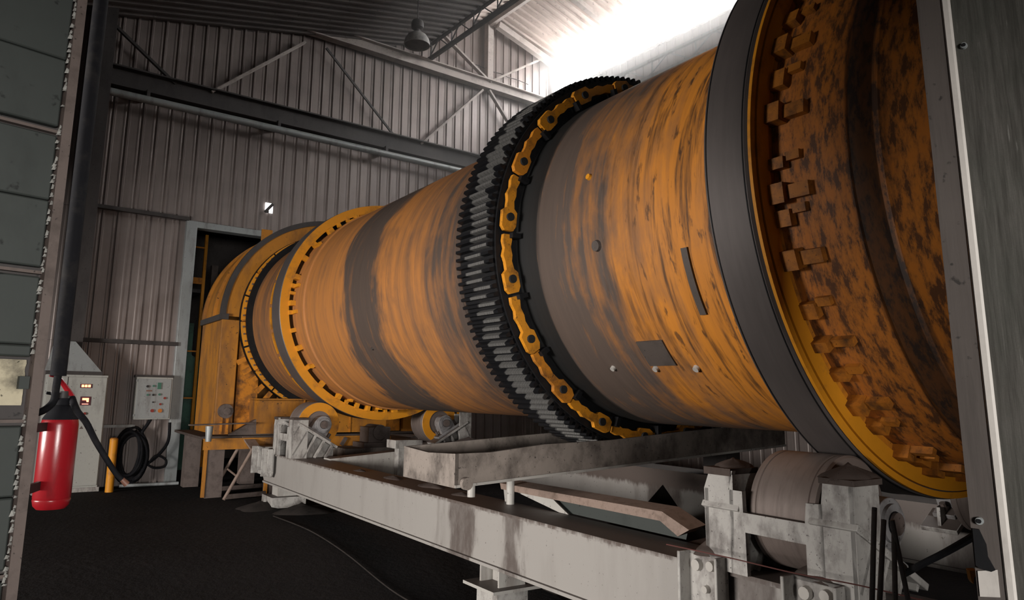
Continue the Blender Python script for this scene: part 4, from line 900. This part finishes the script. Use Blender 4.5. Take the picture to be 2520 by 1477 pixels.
hose = [v+hd*.03+V((0, 0, .05)), at_depth(190, 1012, 2.63), at_depth(212, 1040, 2.65), at_depth(235, 1085, 2.68), at_depth(262, 1130, 2.70), at_depth(285, 1165, 2.72), at_depth(300, 1180, 2.73)]
mb = MB(); mb.tube(spline(hose, 7), .0125, 12, .009); part('hose', mb, 'black', ex, 'dark rubber hose')
mb = MB(); mb.cyl(at_depth(299, 1179, 2.73), at_depth(312, 1192, 2.74), .009, .012, 12); part('nozzle', mb, 'copper', ex, 'brown hose nozzle')
mb = MB(); k0 = V((eb.x, eb.y, eb.z+h*.85)); q = E0+V((0, 0, k0.z))-ld*.01-ln*.06
k0 = k0-ln*.06; q = q-ln*.02; mb.bar(k0, q, .012, .03); part('wall_bracket', mb, 'dark_steel', ex); mb = MB(); mb.bar(k0-V((0, 0, h*.6)), q-V((0, 0, h*.6)), .012, .03); part('wall_bracket', mb, 'dark_steel', ex)

# weathered column at the right
Pc = at_depth(2398, 738, 2.15); Qc = at_depth(2331, 738, 2.19); Rc = at_depth(2900, 738, 1.9)
for q in (Pc, Qc, Rc): q.z = 0
co = thing('weathered_column', 'tall weathered grey-green column with a bright worn corner edge', 'column', Pc)
dirR = (Rc-Pc).normalized(); dirQ = (Qc-Pc).normalized(); back = V((0, 0, 0))
def vprism(pts, z0, z1): return MB().prism([(p.x, p.y) for p in pts], lambda x, y: (x, y, z0), lambda x, y: (x, y, z1))
nR = V((-dirR.y, dirR.x, 0)); nR = nR if nR.dot(V((0, 0, 0))-Pc) > 0 else -nR
part('wide_face', vprism([Pc+dirR*.022, Rc, Rc-nR*.05, Pc+dirR*.022-nR*.05], -.3, 6), 'column', co, 'weathered grey-green face', 0)
nQ = V((-dirQ.y, dirQ.x, 0)); nQ = nQ if nQ.dot(-Pc) > 0 else -nQ
part('return_face', vprism([Pc+dirQ*.004, Qc, Qc-nQ*.03, Pc+dirQ*.004-nQ*.03], -.3, 6), 'column_return', co, 'narrow brownish return face', 0)
mb = MB(); c = Pc+dirR*.004; mb.prism([(c.x+a.x, c.y+a.y) for a in (dirR*.019+nR*.002, dirR*.012+nR*.006, nR*.006-dirR*.002, -dirR*.006, dirR*.0-nR*.03, dirR*.019-nR*.03)], lambda x, y: (x, y, -.3), lambda x, y: (x, y, 6)); part('corner_edge', mb, 'bright_edge', co, 'bright worn corner', 0)
def oncol(px, py, n): return hit(px, py, n, Pc)
for px, py, n_, r in ((2372, 114, nR, .011), (2410, 1282, nQ, .012)):
    p = oncol(px, py, n_); mb = MB(); mb.cyl(p-n_*.004, p+n_*.010, r, r*.8, 14); q = part('bolt_head', mb, 'galv', co)
    mb = MB(); mb.cyl(p+n_*.010, p+n_*.014, r*.5, n=10); part('bolt_tip', mb, 'grease', q, sub=True)
pts = [oncol(px, py, nQ) for px, py in ((2394, 1300), (2410, 1302), (2428, 1340), (2432, 1370), (2450, 1402), (2440, 1406), (2412, 1398), (2402, 1390))]
part('torn_gasket', MB().add([p+nQ*.003 for p in pts]+[p+nQ*.012 for p in pts], [tuple(range(8)), tuple(range(15, 7, -1))]+[(k, 8+k, 8+(k+1) % 8, (k+1) % 8) for k in range(8)]), 'grease', co, 'dark torn rubber scrap', 0)
pts = [oncol(px, py, nQ) for px, py in ((2406, 1405), (2455, 1402), (2462, 1470), (2412, 1468))]
part('bare_patch', MB().add([p+nQ*.001 for p in pts]+[p+nQ*.004 for p in pts], [(0, 1, 2, 3), (7, 6, 5, 4)]+[(k, 4+k, 4+(k+1) % 4, (k+1) % 4) for k in range(4)]), 'bright_edge', co, 'pale bare patch', 0)
mb = MB(); pts = [at_depth(px, py, 2.45) for px, py in ((2386, 1405), (2404, 1404), (2404, 1420), (2398, 1420), (2396, 1438), (2391, 1430))]
f_ = fwd*.02; mb.add(pts+[p+f_ for p in pts], [tuple(range(6)), tuple(range(11, 5, -1))]+[(k, 6+k, 6+(k+1) % 6, (k+1) % 6) for k in range(6)]); part('orange_flag', mb, 'yellow', co, 'orange torn tab', 0)

# ------------------------------------------------------------------ haze under the bright roof
def haze(name, dens, x0, x1, y0, y1, z0, z1, label, g):
    mb = MB(); mb.box(x0, x1, y0, y1, z0, z1)
    mv = bpy.data.materials.new(name); mv.use_nodes = True; nt = mv.node_tree; nt.nodes.clear()
    on = nt.nodes.new('ShaderNodeOutputMaterial'); vs_ = nt.nodes.new('ShaderNodeVolumeScatter'); vs_.inputs['Color'].default_value = (1, .96, .93, 1); vs_.inputs['Density'].default_value = dens; vs_.inputs['Anisotropy'].default_value = g
    nt.links.new(vs_.outputs[0], on.inputs['Volume'])
    hz = bpy.data.objects.new(name, mb.mesh(name, mv, 0)); col.objects.link(hz); tag(hz, label, 'haze', kind='stuff')
haze('dust_haze', HAZE_DENSITY, 6.0, 11.88, 3.2, 15.0, 5.2, 9.45, 'thin airborne dust filling the hall above the drum', .3)
haze('glowing_haze', GLOW_DENSITY, 11.9, 13.18, 6.0, 14.95, 9.0, 11.0, 'dense glowing dust in front of the bright windows', .4)
